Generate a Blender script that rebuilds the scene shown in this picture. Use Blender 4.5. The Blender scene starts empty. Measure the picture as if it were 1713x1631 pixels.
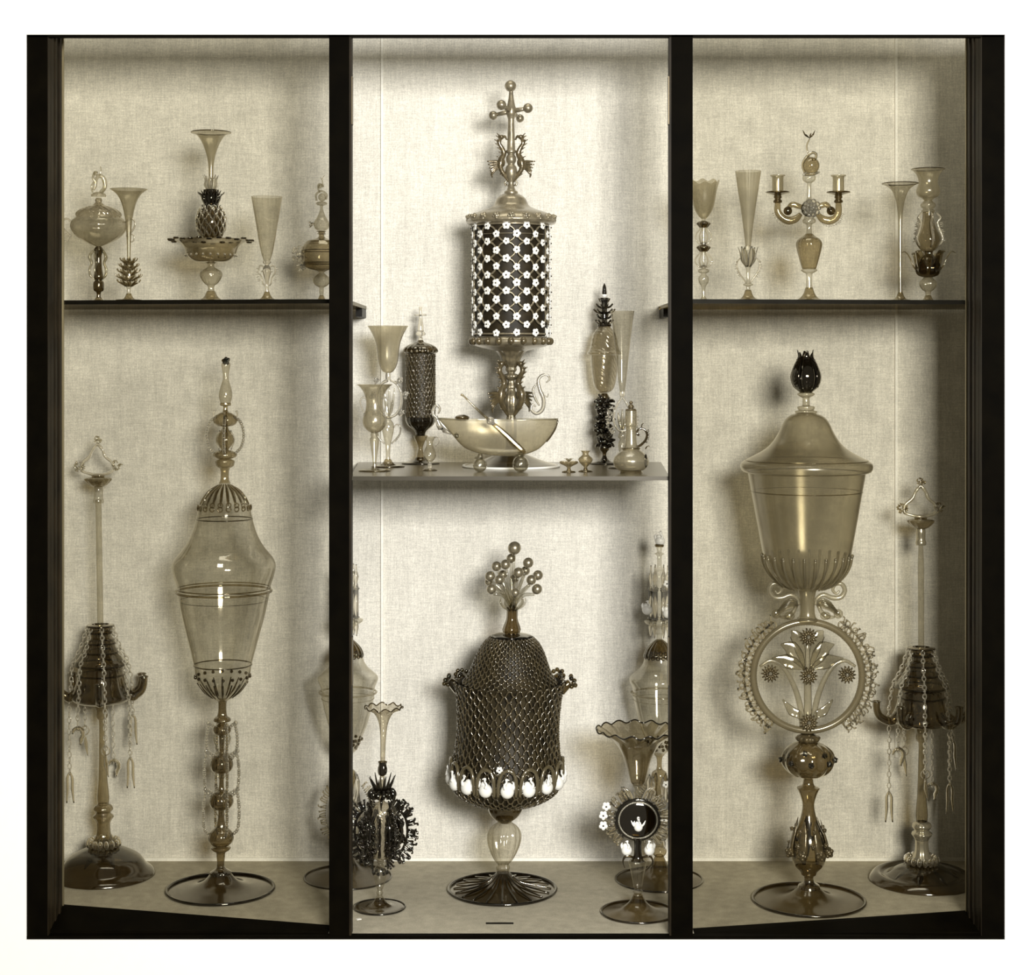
import bpy, math, random
from mathutils import Vector, Matrix
R = math.radians
random.seed(7)
SC = bpy.context.scene
COL = SC.collection
# ------------------------------------------------------------------ camera, light, exposure
EYE, D, CX, HY = .967, 2.97, 856.5, 600.0        # eye height over the case floor, distance to the front plane (m)
cam = bpy.data.objects.new('camera', bpy.data.cameras.new('camera')); COL.objects.link(cam)
cam.location = (0, -D, EYE); cam.rotation_euler = (R(90), 0, 0)
cam.data.sensor_width = 36; cam.data.lens = 36*D*1000/1713
cam.data.shift_y = -(815.5-HY)/1713
SC.camera = cam
w = bpy.data.worlds.new('world'); SC.world = w; w.use_nodes = True
w.node_tree.nodes['Background'].inputs[0].default_value = (1, .93, .77, 1)
w.node_tree.nodes['Background'].inputs[1].default_value = .23
def area(name, loc, target, sx, sy, power, color=(1, .98, .935)):
    l = bpy.data.lights.new(name, 'AREA'); l.shape = 'RECTANGLE'; l.size = sx; l.size_y = sy
    l.energy = power; l.color = color
    o = bpy.data.objects.new(name, l); COL.objects.link(o); o.location = loc
    o.rotation_euler = (Vector(target)-Vector(loc)).to_track_quat('-Z', 'Y').to_euler()
    return o
area('window_light', (.74, -3.75, 1.48), (0, .3, .8), .80, .66, 218)
area('overhead_fill', (0, -.2, 3.6), (0, .3, .8), 1.6, 1.0, 36)  # added overhead fill without a known source, brightens the upper back wall
SC.view_settings.view_transform = 'Standard'; SC.view_settings.look = 'None'
SC.view_settings.exposure = 0; SC.view_settings.gamma = 1; SC.view_settings.use_curve_mapping = False
cy = SC.cycles
cy.max_bounces = 6; cy.diffuse_bounces = 2; cy.glossy_bounces = 3; cy.transmission_bounces = 4
cy.transparent_max_bounces = 64; cy.use_denoising = True; cy.caustics_reflective = False; cy.caustics_refractive = False
cy.sample_clamp_indirect = 4
# ------------------------------------------------------------------ materials
def nt(name):
    m = bpy.data.materials.new(name); m.use_nodes = True; n = m.node_tree; n.nodes.clear()
    out = n.nodes.new('ShaderNodeOutputMaterial'); return m, n, out
def c4(c): return (c[0], c[1], c[2], 1)
def glass(name, tc, te, rough=.05, body=0, bodycol=(.5, .45, .33), gain=1, stripes=None, pw=2.2):
    """thin blown glass: clear seen square on, denser where the wall is seen edge on, reflecting more at a grazing view"""
    m, n, out = nt(name); N = n.nodes.new; L = n.links.new
    lw = N('ShaderNodeLayerWeight'); lw.inputs[0].default_value = .5
    p = N('ShaderNodeMath'); p.operation = 'POWER'; p.inputs[1].default_value = pw; L(lw.outputs['Facing'], p.inputs[0])
    mx = N('ShaderNodeMix'); mx.data_type = 'RGBA'; mx.inputs[6].default_value = c4(tc); mx.inputs[7].default_value = c4(te)
    L(p.outputs[0], mx.inputs[0])
    tcol = mx.outputs[2]
    # faint uneven colour as of hand-blown glass
    tx = N('ShaderNodeTexCoord'); no = N('ShaderNodeTexNoise'); no.inputs['Scale'].default_value = 30; L(tx.outputs['Object'], no.inputs['Vector'])
    mr = N('ShaderNodeMapRange'); mr.inputs[1].default_value = .3; mr.inputs[2].default_value = .75; mr.inputs[3].default_value = 1; mr.inputs[4].default_value = .86
    L(no.outputs['Fac'], mr.inputs[0])
    mu = N('ShaderNodeMix'); mu.data_type = 'RGBA'; mu.blend_type = 'MULTIPLY'; mu.inputs[0].default_value = 1
    L(tcol, mu.inputs[6]); L(mr.outputs[0], mu.inputs[7]); tcol = mu.outputs[2]
    nrm = None
    if stripes:
        wv = N('ShaderNodeTexWave'); wv.bands_direction = 'DIAGONAL' if stripes > 0 else 'Z'; wv.inputs['Scale'].default_value = abs(stripes); wv.inputs['Distortion'].default_value = 1.5
        L(tx.outputs['Object'], wv.inputs['Vector'])
        bp = N('ShaderNodeBump'); bp.inputs['Strength'].default_value = .6; bp.inputs['Distance'].default_value = .001
        L(wv.outputs['Fac'], bp.inputs['Height']); nrm = bp.outputs[0]
    tr = N('ShaderNodeBsdfTransparent'); L(tcol, tr.inputs[0])
    base = tr.outputs[0]
    if body > 0:
        df = N('ShaderNodeBsdfDiffuse'); df.inputs[0].default_value = c4(bodycol)
        ms = N('ShaderNodeMixShader'); ms.inputs[0].default_value = body; L(base, ms.inputs[1]); L(df.outputs[0], ms.inputs[2]); base = ms.outputs[0]
    gl = N('ShaderNodeBsdfGlossy'); gl.inputs['Color'].default_value = (.98, .95, .86, 1); gl.inputs['Roughness'].default_value = rough
    if nrm: L(nrm, gl.inputs['Normal'])
    f5 = N('ShaderNodeMath'); f5.operation = 'POWER'; f5.inputs[1].default_value = 4; L(lw.outputs['Facing'], f5.inputs[0])
    fr = N('ShaderNodeMath'); fr.operation = 'MULTIPLY_ADD'; fr.inputs[1].default_value = .45*gain; fr.inputs[2].default_value = .05*gain; fr.use_clamp = True
    L(f5.outputs[0], fr.inputs[0])
    mg = N('ShaderNodeMixShader'); L(fr.outputs[0], mg.inputs[0]); L(base, mg.inputs[1]); L(gl.outputs[0], mg.inputs[2]); L(mg.outputs[0], out.inputs[0])
    return m
def solid(name, col, rough=.4, metal=0, spec=.5, noise=0, nscale=60, bump=0, emit=0, coat=0):
    m, n, out = nt(name); N = n.nodes.new; L = n.links.new
    b = N('ShaderNodeBsdfPrincipled'); b.inputs['Base Color'].default_value = c4(col); b.inputs['Roughness'].default_value = rough
    b.inputs['Metallic'].default_value = metal; b.inputs['Specular IOR Level'].default_value = spec; b.inputs['Coat Weight'].default_value = coat
    if noise or bump:
        tx = N('ShaderNodeTexCoord'); no = N('ShaderNodeTexNoise'); no.inputs['Scale'].default_value = nscale; no.inputs['Detail'].default_value = 5
        L(tx.outputs['Object'], no.inputs['Vector'])
        if noise:
            mr = N('ShaderNodeMapRange'); mr.inputs[1].default_value = .25; mr.inputs[2].default_value = .75
            mr.inputs[3].default_value = 1-noise; mr.inputs[4].default_value = 1+noise; L(no.outputs['Fac'], mr.inputs[0])
            mu = N('ShaderNodeVectorMath'); mu.operation = 'SCALE'; mu.inputs[0].default_value = col; L(mr.outputs[0], mu.inputs['Scale']); L(mu.outputs[0], b.inputs['Base Color'])
        if bump:
            bp = N('ShaderNodeBump'); bp.inputs['Strength'].default_value = bump; bp.inputs['Distance'].default_value = .002
            L(no.outputs['Fac'], bp.inputs['Height']); L(bp.outputs[0], b.inputs['Normal'])
    L(b.outputs[0], out.inputs[0]); return m
def cloth(name, col, amt=.22, blotch=.06):
    """linen: fine warp and weft threads, slubs and a little unevenness"""
    m, n, out = nt(name); N = n.nodes.new; L = n.links.new
    tx = N('ShaderNodeTexCoord'); fac = []
    for sc, s in (((700, 700, 45), 1), ((45, 45, 700), 1), ((420, 420, 420), 1), ((5, 5, 5), 1), ((60, 60, 2.2), 1)):
        mp = N('ShaderNodeMapping'); mp.inputs['Scale'].default_value = sc; L(tx.outputs['Object'], mp.inputs[0])
        no = N('ShaderNodeTexNoise'); no.inputs['Scale'].default_value = s; no.inputs['Detail'].default_value = 2; L(mp.outputs[0], no.inputs['Vector']); fac.append(no.outputs['Fac'])
    def rng(f, a):
        mr = N('ShaderNodeMapRange'); mr.inputs[1].default_value = .25; mr.inputs[2].default_value = .75; mr.inputs[3].default_value = 1-a; mr.inputs[4].default_value = 1+a; L(f, mr.inputs[0]); return mr.outputs[0]
    cur = None
    for f, a in zip(fac, (amt*.6, amt*.6, amt*.8, blotch, blotch*.7)):
        r = rng(f, a)
        if cur is None: cur = r
        else:
            mm = N('ShaderNodeMath'); mm.operation = 'MULTIPLY'; L(cur, mm.inputs[0]); L(r, mm.inputs[1]); cur = mm.outputs[0]
    mu = N('ShaderNodeVectorMath'); mu.operation = 'SCALE'; mu.inputs[0].default_value = col; L(cur, mu.inputs['Scale'])
    b = N('ShaderNodeBsdfDiffuse'); L(mu.outputs[0], b.inputs[0]); L(b.outputs[0], out.inputs[0]); return m
M = {}
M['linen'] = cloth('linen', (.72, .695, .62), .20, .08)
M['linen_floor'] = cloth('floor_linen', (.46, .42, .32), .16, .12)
M['braid'] = solid('pale_braid', (.90, .88, .80), .8, noise=.1, nscale=300)
M['black'] = solid('black_wood', (.0022, .0016, .0006), .6, noise=.5, nscale=25, spec=.02)
M['brown'] = solid('dark_stained_wood', (.016, .011, .005), .5, noise=.6, nscale=18, spec=.1)
M['white'] = solid('margin_white', (.90, .895, .86), .7, noise=.01)  # plain white for the added margin boards
M['brass'] = solid('brass_hinge', (.09, .07, .04), .4, metal=.7)
M['clear'] = glass('clear_glass', (.955, .945, .905), (.36, .32, .21), gain=2.0, rough=.07)
M['pale'] = glass('pale_grey_glass', (.90, .88, .81), (.30, .255, .155), body=.06, gain=1.8, rough=.09)
M['milky'] = glass('milky_glass', (.82, .79, .70), (.40, .35, .24), body=.2, bodycol=(.66, .62, .50), gain=2.2, rough=.2)
M['haze'] = glass('hazy_fawn_glass', (.74, .70, .585), (.32, .27, .16), body=.2, bodycol=(.50, .455, .33), gain=2.2, rough=.22)
M['smoke'] = glass('smoky_glass', (.72, .66, .52), (.14, .105, .05), gain=2)
M['swirl'] = glass('swirled_glass', (.84, .80, .70), (.20, .155, .08), body=.06, gain=2.4, stripes=60, rough=.12)
M['dark'] = glass('dark_glass', (.34, .28, .165), (.045, .03, .012), gain=2)
M['vdark'] = glass('very_dark_glass', (.12, .09, .04), (.012, .008, .003), gain=1.8, body=.1, bodycol=(.03, .02, .01))
M['foot'] = glass('dark_foot_glass', (.37, .30, .175), (.10, .075, .035), gain=2, rough=.12)
M['foot2'] = glass('amber_foot_glass', (.54, .47, .325), (.22, .175, .09), gain=1.4, rough=.15)
def crystal(name, col, rough=.06, frost=0):
    m, n, out = nt(name); b = n.nodes.new('ShaderNodeBsdfPrincipled'); b.inputs['Base Color'].default_value = c4(col)
    b.inputs['Transmission Weight'].default_value = 1-frost; b.inputs['IOR'].default_value = 1.5; b.inputs['Roughness'].default_value = rough
    b.inputs['Specular IOR Level'].default_value = .9
    n.links.new(b.outputs[0], out.inputs[0]); return m
M['bright'] = crystal('solid_crystal', (.95, .90, .77), .07, .18)
M['grey_crystal'] = crystal('solid_grey_crystal', (.76, .68, .50), .08, .05)
M['amber'] = glass('amber_glass', (.52, .45, .31), (.08, .055, .025), gain=3, rough=.09)
M['liner'] = solid('dark_inner_cup', (.022, .016, .007), .55, spec=.25, noise=.6, nscale=70)
M['net_liner'] = solid('dark_inner_cup_brown', (.028, .021, .009), .5, spec=.3, noise=.8, nscale=50)
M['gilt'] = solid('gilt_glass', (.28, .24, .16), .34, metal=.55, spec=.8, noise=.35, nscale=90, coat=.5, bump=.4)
M['gilt_dark'] = solid('deep_gilt_glass', (.22, .185, .115), .3, metal=.5, spec=.8, noise=.5, nscale=110, coat=.6, bump=.5)  # deeper gilt tone for the lattice cup stem
M['pearl'] = solid('gilt_bead', (.40, .35, .24), .27, metal=.75, spec=.9, noise=.3, nscale=150, coat=.8, bump=.2)
M['bronze'] = solid('dark_gilt_glass', (.13, .10, .05), .28, metal=.4, spec=.8, noise=.5, nscale=120, coat=.6, bump=.4)
M['enamel'] = solid('white_enamel', (.93, .92, .86), .35, coat=.3)
M['dot'] = solid('dark_bead', (.03, .02, .01), .3)
M['rope'] = glass('twisted_cane_glass', (.50, .44, .31), (.20, .155, .08), body=.35, bodycol=(.42, .37, .25), gain=2, rough=.2)
M['dark_rope'] = solid('dark_twisted_cane', (.13, .105, .055), .2, metal=.3, spec=1, coat=1)
M['net'] = solid('netted_cane_glass', (.085, .065, .032), .16, metal=.25, spec=1, coat=1, noise=.5, nscale=40)
M['silver'] = solid('polished_metal', (.62, .57, .44), .2, metal=.8)
M['shelf'] = solid('polished_shelf', (.15, .125, .075), .22, spec=.9)
M['shelf_side'] = glass('side_shelf_glass', (.30, .25, .16), (.22, .18, .10), gain=.8, rough=.1)
M['edge'] = solid('dark_glass_edge', (.006, .005, .003), .4, spec=.1)
M['glint_brass'] = solid('glint_brass', (.30, .25, .14), .35, metal=.8)  # metal for the added strips that imitate a reflection
M['rail'] = solid('shelf_edge_metal', (.035, .028, .014), .35, metal=.3)
M['pane'] = glass('window_pane', (.85, .835, .78), (.82, .80, .74), gain=.08, rough=.03)
M['tag'] = solid('paper_tag', (.85, .83, .76), .8)
# ------------------------------------------------------------------ mesh builder in pixel-sized units
def catmull(P, k):
    if k <= 1 or len(P) < 3: return [Vector(p) for p in P]
    P = [Vector(p) for p in P]; out = []
    for i in range(len(P)-1):
        p1, p2 = P[i], P[i+1]
        p0 = P[i-1] if i else p1+(p1-p2); p3 = P[i+2] if i+2 < len(P) else p2+(p2-p1)
        d = max((p2-p1).length, 1e-6)
        t1 = (p2-p0)/max((p2-p1).length+(p1-p0).length, 1e-6)*d; t2 = (p3-p1)/max((p3-p2).length+(p2-p1).length, 1e-6)*d
        for j in range(k):
            t = j/k; a = 2*t**3-3*t**2+1; b = t**3-2*t**2+t; c = -2*t**3+3*t**2; e = t**3-t**2
            out.append(p1*a+t1*b+p2*c+t2*e)
    out.append(P[-1]); return out
def interp(l, n):
    if not isinstance(l, (list, tuple)): return [l]*n
    m = len(l)-1; o = []
    for i in range(n):
        t = i/max(n-1, 1)*m; k = min(int(t), m-1) if m > 0 else 0
        o.append(l[k]+(l[min(k+1, m)]-l[k])*(t-k))
    return o
class MB:
    """points are (right, away from the viewer, down) in photograph-sized millimetres; py = row"""
    def __init__(s): s.v = []; s.f = []; s.mi = []; s.at(); s.cur = 0
    def at(s, a=None, o=(0, 0, 0), k=1, mx=1):
        s.a, s.o, s.k, s.mx = a, Vector(o), k, mx; return s
    def T(s, p):
        x, y, z = p[0]*s.k*s.mx, p[1]*s.k, p[2]*s.k
        if s.a is not None:
            c, n = math.cos(s.a), math.sin(s.a); x, y = x*c-y*n, -(x*n+y*c)
        return Vector((x, y, z))+s.o
    def add(s, vs, fs):
        b = len(s.v); s.v += [s.T(v) for v in vs]; s.f += [[i+b for i in f] for f in fs]; s.mi += [s.cur]*len(fs)
    def lathe(s, prof, seg=40, flute=0, amp=0, twist=0, sm=4, c=(0, 0), ruffle=None, cap=False, ell=1):
        P = catmull([(p[1], p[0], 0) for p in prof], sm); vs = []; fs = []; n = len(P)
        y0 = min(p.y for p in P); y1 = max(p.y for p in P)
        for i, p in enumerate(P):
            for j in range(seg):
                t = 2*math.pi*j/seg; r = max(p.x, .01)
                if flute: r *= 1+amp*math.cos(flute*t+twist*(p.y-y0))
                dz = 0
                if ruffle:
                    q = max(0, 1-(p.y-y0)/ruffle[2]); dz = ruffle[1]*q*math.sin(ruffle[0]*t+ruffle[3]*(p.y-y0)); r += .5*ruffle[1]*q*math.cos(ruffle[0]*t)
                vs.append((c[0]+r*math.cos(t), c[1]+r*ell*math.sin(t), p.y+dz))
        for i in range(n-1):
            for j in range(seg):
                k = (j+1) % seg; fs.append((i*seg+j, i*seg+k, (i+1)*seg+k, (i+1)*seg+j))
        if cap:
            fs.append(tuple(range(seg))); fs.append(tuple(reversed(range((n-1)*seg, n*seg))))
        s.add(vs, fs); return s
    def tube(s, P, r, n=6, sm=3, closed=False, bead=None, side=None, flat=1, twistn=None):
        if closed: P = list(P)+[P[0]]
        P = catmull(P, sm); m = len(P); rr = interp(r, m); vs = []; fs = []
        up = Vector(side).normalized() if side else None; prev = None; L = 0
        for i, p in enumerate(P):
            t = (P[min(i+1, m-1)]-P[max(i-1, 0)])
            if closed and i in (0, m-1): t = P[1]-P[m-2]
            t = t.normalized() if t.length > 1e-9 else Vector((0, 0, 1))
            if up: u = up-t*up.dot(t)
            elif prev is None: u = t.orthogonal()
            else: u = prev-t*prev.dot(t)
            u = u.normalized() if u.length > 1e-6 else t.orthogonal().normalized()
            prev = u; q = t.cross(u); R_ = rr[i]
            if i: L += (P[i]-P[i-1]).length
            if bead: R_ *= 1+bead[1]*math.sin(L*2*math.pi/bead[0])
            for j in range(n):
                a = 2*math.pi*j/n; vs.append(p+u*(R_*math.cos(a))+q*(R_*flat*math.sin(a)))
        for i in range(m-1):
            for j in range(n):
                k = (j+1) % n; fs.append((i*n+j, i*n+k, (i+1)*n+k, (i+1)*n+j))
        if not closed:
            fs.append(tuple(reversed(range(n)))); fs.append(tuple(range((m-1)*n, m*n)))
        s.add(vs, fs); return s
    def ring(s, c, r, t, plane='xy', n=6, seg=24, bead=None, ry=None):
        ry = ry or r; P = []
        for i in range(seg):
            a = 2*math.pi*i/seg; x, y = r*math.cos(a), ry*math.sin(a)
            P.append((c[0]+x, c[1]+y, c[2]) if plane == 'xy' else ((c[0]+x, c[1], c[2]+y) if plane == 'xz' else (c[0], c[1]+x, c[2]+y)))
        return s.tube(P, t, n=n, sm=1 if not bead else 3, closed=True, bead=bead)
    def ball(s, c, r, sc=(1, 1, 1), u=12, v=8):
        vs = []; fs = []
        for i in range(v+1):
            p = math.pi*i/v
            for j in range(u):
                a = 2*math.pi*j/u; q = max(math.sin(p), 1e-3)
                vs.append((c[0]+r*sc[0]*q*math.cos(a), c[1]+r*sc[1]*q*math.sin(a), c[2]-r*sc[2]*math.cos(p)))
        for i in range(v):
            for j in range(u):
                k = (j+1) % u; fs.append((i*u+j, (i+1)*u+j, (i+1)*u+k, i*u+k))
        s.add(vs, fs); return s
    def leaf(s, P, w, side=(1, 0, 0), flat=.25, n=6, sm=3): return s.tube(P, w, n=n, sm=sm, side=side, flat=flat)
    def berry(s, c, r, nrm_a=None):
        """raspberry prunt: a cluster of little beads"""
        s.ball(c, r*.8, u=8, v=5)
        for i in range(9):
            a = i*2.4; h = -1+2*(i+.5)/9; q = math.sqrt(1-h*h)
            s.ball((c[0]+r*.62*q*math.cos(a), c[1]+r*.62*h, c[2]+r*.62*q*math.sin(a)), r*.42, u=6, v=4)
        return s
    def mesh(s, name, sc, base=None, org=(0, 0, 0), lean=None):
        vs = []
        for p in s.v:
            x = p.x-org[0]+(lean(p.z) if lean else 0); y = p.y-org[1]
            z = (base-p.z)*sc if base is not None else -(p.z-org[2])*sc
            vs.append((x*sc, y*sc, max(z, 0) if base is not None else z))
        me = bpy.data.meshes.new(name); me.from_pydata(vs, [], s.f)
        me.polygons.foreach_set('use_smooth', [True]*len(me.polygons))
        if any(s.mi): me.polygons.foreach_set('material_index', s.mi)
        me.update(); return me
def S(Y): return (1+Y/D)/1000
Z_SHELF, Z_SIDE = .7687, 1.068
def depth_of(py, z): return D*(1000*(EYE-z)/(py-HY)-1)
class V:
    """one vessel: an empty at its foot; its parts are laid out in photograph rows at its own distance"""
    def __init__(s, name, label, cat, px, z, Y=None, base=None, lean=None, group=None):
        if Y is None: Y = depth_of(base, z)
        s.s = S(Y); s.px = px; s.base = HY+(EYE-z)/s.s; s.z = z; s.Y = Y
        s.lean = (lambda p: 0) if lean is None else (lambda p: lean[1]+(lean[3]-lean[1])*(p-lean[0])/(lean[2]-lean[0]))
        r = bpy.data.objects.new(name, None); COL.objects.link(r); r.empty_display_size = .02
        r.location = ((px-CX)*s.s, Y, z); r['label'] = label; r['category'] = cat
        if group: r['group'] = group
        s.root = r
    def add(s, name, m, mat, parent=None, label=None, kind=None):
        me = m.mesh(name, s.s, s.base, lean=s.lean); o = bpy.data.objects.new(name, me); COL.objects.link(o)
        for x in (mat if isinstance(mat, (list, tuple)) else [mat]): me.materials.append(M[x])
        o.parent = parent or s.root
        if label: o['label'] = label
        if kind: o['kind'] = kind
        return o
    def la(s, name, mat, prof, parent=None, label=None, **k):
        prof = [((s.base if p[0] == 'B' else p[0]), p[1]) for p in prof]
        return s.add(name, MB().lathe(prof, **k), mat, parent, label)
    def foot(s, R_, apex, r0, mat='foot2', rim='foot', rise=.35, flute=0, amp=0, rt=1.6, twist=0, stripes=False):
        B = s.base; h = B-apex
        f = s.la('foot', mat, [(apex, r0), (apex+h*.45, r0+(R_-r0)*.16), (apex+h*.75, r0+(R_-r0)*.42), (B-2.5, R_*.86), (B-1.0, R_)], seg=56, flute=flute, amp=amp, twist=twist)
        s.add('foot_rim', MB().ring((0, 0, B-rt), R_, rt, seg=56), rim, f)
        return f
    def inst(s, name, me, P, rz=0, k=1, parent=None, ry=0):
        o = bpy.data.objects.new(name, me); COL.objects.link(o); o.parent = parent or s.root
        o.location = ((P[0]+s.lean(P[2]))*s.s, P[1]*s.s, (s.base-P[2])*s.s); o.rotation_euler = (0, ry, rz); o.scale = (k, k, k); return o
def mats(me, *names):
    for x in names: me.materials.append(M[x])
    return me
def pol(rho, a, py): return (rho*math.cos(a), -rho*math.sin(a), py)
# small shared forms -------------------------------------------------
def flower_mesh(r, s, name='flower'):
    m = MB()
    for i in range(5):
        a = 2*math.pi*i/5+.3; c, n = math.cos(a), math.sin(a)
        m.ball((r*.56*c, -.3, r*.56*n), r*.44, (1, .5, 1), u=8, v=5)
    m.ball((0, 0, 0), r*.4, (1, .6, 1), u=8, v=4); m.cur = 1; m.ball((0, -r*.36, 0), r*.2, u=8, v=5)
    return mats(m.mesh(name, s), 'enamel', 'dot')
def swan_mesh(r, s, name='swan', mx=1):
    m = MB(); m.at(mx=mx)
    m.ball((0, 0, 0), r, (1, .85, 1.0), u=14, v=10)
    m.ball((-r*.25, 0, -r*.75), r*.55, (1, .8, 1), u=10, v=6)
    m.tube([(r*.25, -r*.6, -r*.45), (r*.42, -r*.6, -r*1.0), (r*.1, -r*.5, -r*1.4), (r*.15, -r*.5, -r*1.8), (-r*.3, -r*.6, -r*1.7)], [r*.3, r*.17, r*.15, r*.2, r*.07], n=6)
    m.leaf([(-r*.7, 0, -r*.1), (-r*.95, 0, -r*.9), (-r*.8, 0, -r*1.4)], [r*.3, r*.25, r*.05], side=(1, 0, 0), flat=.5)
    m.cur = 1; m.ball((r*.1, -r*.35, -r*1.85), r*.2, u=6, v=4)
    return mats(m.mesh(name, s), 'enamel', 'dot')
def scroll(m, P, r, **k): return m.tube(P, r, **k)
def fringe(m, pts, outs, ln, r, step=5, jit=.5, rnd=random, tip=1.3):
    """crest of pulled glass hooks along a line; pts = line points, outs = outward direction at each"""
    P = catmull(pts, 6); O = catmull(outs, 6); L = 0; nxt = 0
    for i in range(1, len(P)):
        L += (P[i]-P[i-1]).length
        if L >= nxt:
            nxt += step; o = O[i].normalized(); t = (P[i]-P[i-1]).normalized()
            a = ln*(.75+.5*rnd.random()); b = t*(rnd.random()-.5)*ln*jit; c = Vector((0, (rnd.random()-.5)*ln*.5, 0))
            p0 = P[i]; p1 = p0+o*a*.5+b*.3; p2 = p0+o*a+b+c
            m.tube([p0, p1, p2, p2+t*ln*.22*(1 if rnd.random() > .5 else -1)-o*ln*.06], [r*1.2, r, r*.9, r*tip], n=5, sm=2)
def beads_line(m, P, r, step):
    Q = catmull(P, 8); L = 0; nxt = 0
    for i in range(1, len(Q)):
        L += (Q[i]-Q[i-1]).length
        if L >= nxt: nxt += step; m.ball(Q[i], r, u=7, v=5)
def net(m, prof, n, rows, t, wob, sm=4, nn=5, both=True):
    """open net of pulled canes over a turned form"""
    P = catmull([(p[1], p[0], 0) for p in prof], 8); L = [0]
    for i in range(1, len(P)): L.append(L[-1]+(P[i]-P[i-1]).length)
    def at(d):
        d = max(0, min(d, L[-1]-1e-6)); i = 0
        lo, hi = 0, len(L)-1
        while hi-lo > 1:
            mid = (lo+hi)//2
            if L[mid] <= d: lo = mid
            else: hi = mid
        f = (d-L[lo])/max(L[hi]-L[lo], 1e-9); return P[lo].lerp(P[hi], f)
    sub = 4; steps = rows*sub
    for dr in ((1, -1) if both else (1,)):
        for i in range(n):
            pts = []
            for j in range(steps+1):
                d = L[-1]*j/steps; q = at(d); ph = j/sub; a = 2*math.pi/n*(i+dr*(ph*.5+.05*math.sin(2*math.pi*ph)))
                rr = q.x+wob*math.sin(math.pi*ph+(0 if dr > 0 else math.pi/2))**2
                pts.append(pol(rr, a, q.y+wob*.35*math.sin(2*math.pi*ph)))
            m.tube(pts, t, n=nn, sm=1)
def seahorse(m, k=1.0, wing=True):
    """winged sea-horse in the radial plane: x outward, z down, origin at foot of the body"""
    body = [(3, 0, 0), (9, 0, -8), (15, 0, -18), (14, 0, -30), (10, 0, -38), (13, 0, -46), (17, 0, -53), (14, 0, -60)]
    m.tube([(x*k, y*k, z*k) for x, y, z in body], [1.6*k, 2.6*k, 4.2*k, 4.6*k, 3.4*k, 3.0*k, 3.2*k, 1.6*k], n=8, bead=(3.2*k, .12))
    m.tube([(14*k, 0, -59*k), (9*k, 0, -62*k), (6*k, 0, -57*k)], [2.4*k, 2*k, 1*k], n=6)
    for j in range(4): m.tube([(16*k, 0, -(50+4*j)*k), (20*k, 0, -(54+4*j)*k)], [1.2*k, .5*k], n=5, sm=1)
    m.tube([(4*k, 0, -2*k), (-2*k, 0, 2*k), (3*k, 0, 6*k), (7*k, 0, 3*k)], [1.6*k, 1.4*k, 1.2*k, .7*k], n=6)
    for j in range(9):
        q = body[1+int(j*.75)]; q2 = body[min(2+int(j*.75), 7)]; f = (j*.75) % 1; x, z = q[0]+(q2[0]-q[0])*f, q[2]+(q2[2]-q[2])*f
        m.tube([((x+2)*k, 0, z*k), ((x+7.5)*k, 0, (z-2.5)*k)], [1.5*k, .5*k], n=5, sm=1)
    m.ball((13.5*k, 0, -61*k), 3.2*k, (1.2, 1, 1), u=8, v=6); m.ball((14*k, 0, -26*k), 6*k, (1, .8, 1.2), u=10, v=7)
    if wing:
        for j in range(6):
            m.leaf([(13*k, 0, -(26-j*.6)*k), ((22+j)*k, 0, -(27-j*3.2)*k), ((34-j*1.5)*k, 0, -(27-j*4.4)*k)], [1.6*k, 2.3*k, .7*k], side=(0, 0, 1), flat=.4)
# ------------------------------------------------------------------ the case: walls, floor, frame, glass
def box(name, x0, x1, y0, y1, z0, z1, mat, kind=None, parent=None):
    v = [(x, y, z) for x in (x0, x1) for y in (y0, y1) for z in (z0, z1)]
    return poly(name, v, [(0, 1, 3, 2), (4, 6, 7, 5), (0, 4, 5, 1), (2, 3, 7, 6), (0, 2, 6, 4), (1, 5, 7, 3)], mat, kind, parent)
def poly(name, v, f, mat, kind=None, parent=None):
    me = bpy.data.meshes.new(name); me.from_pydata(v, [], f); me.materials.append(M[mat]); me.update()
    o = bpy.data.objects.new(name, me); COL.objects.link(o)
    if kind: o['kind'] = kind
    if parent: o.parent = parent
    return o
def st(o, label): o['label'] = label; o['kind'] = 'structure'; return o
BACK = .4508; SX = .905; TOP = 1.66
def fx(px, Y=0): return (px-CX)*S(Y)
def fz(py, Y=0): return EYE-(py-HY)*S(Y)
st(box('wall_back', -SX-.02, SX+.02, BACK, BACK+.02, -.02, TOP, 'linen'), 'linen covered back wall of the display case')
st(box('wall_left', -SX-.02, -SX, 0.012, BACK, -.02, TOP, 'linen'), 'linen covered left side of the display case')
st(box('wall_right', SX, SX+.02, 0.012, BACK, -.02, TOP, 'linen'), 'linen covered right side of the display case')
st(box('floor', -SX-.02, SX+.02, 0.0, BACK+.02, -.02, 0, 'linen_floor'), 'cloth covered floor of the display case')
st(box('ceiling', -SX-.02, SX+.02, 0.012, BACK+.02, TOP, TOP+.005, 'pane'), 'unseen display case top, made glass to let overhead light in')  # top is out of view, glass chosen so overhead light can enter
n = 0
def trim(x0, x1, y0, y1, z0, z1, mat, label):
    global n; n += 1; return st(box('trim_%d' % n, x0, x1, y0, y1, z0, z1, mat), label)
trim(-SX, SX, BACK-.004, BACK, 0, .006, 'braid', 'pale braid along the foot of the back wall')
trim(fx(637.5, BACK), fx(641.5, BACK), BACK-.006, BACK, .2, TOP, 'braid', 'upright pale braid on the back wall, left')
trim(fx(1496.5, BACK), fx(1500.5, BACK), BACK-.006, BACK, .2, TOP, 'braid', 'upright pale braid on the back wall, right')
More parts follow.
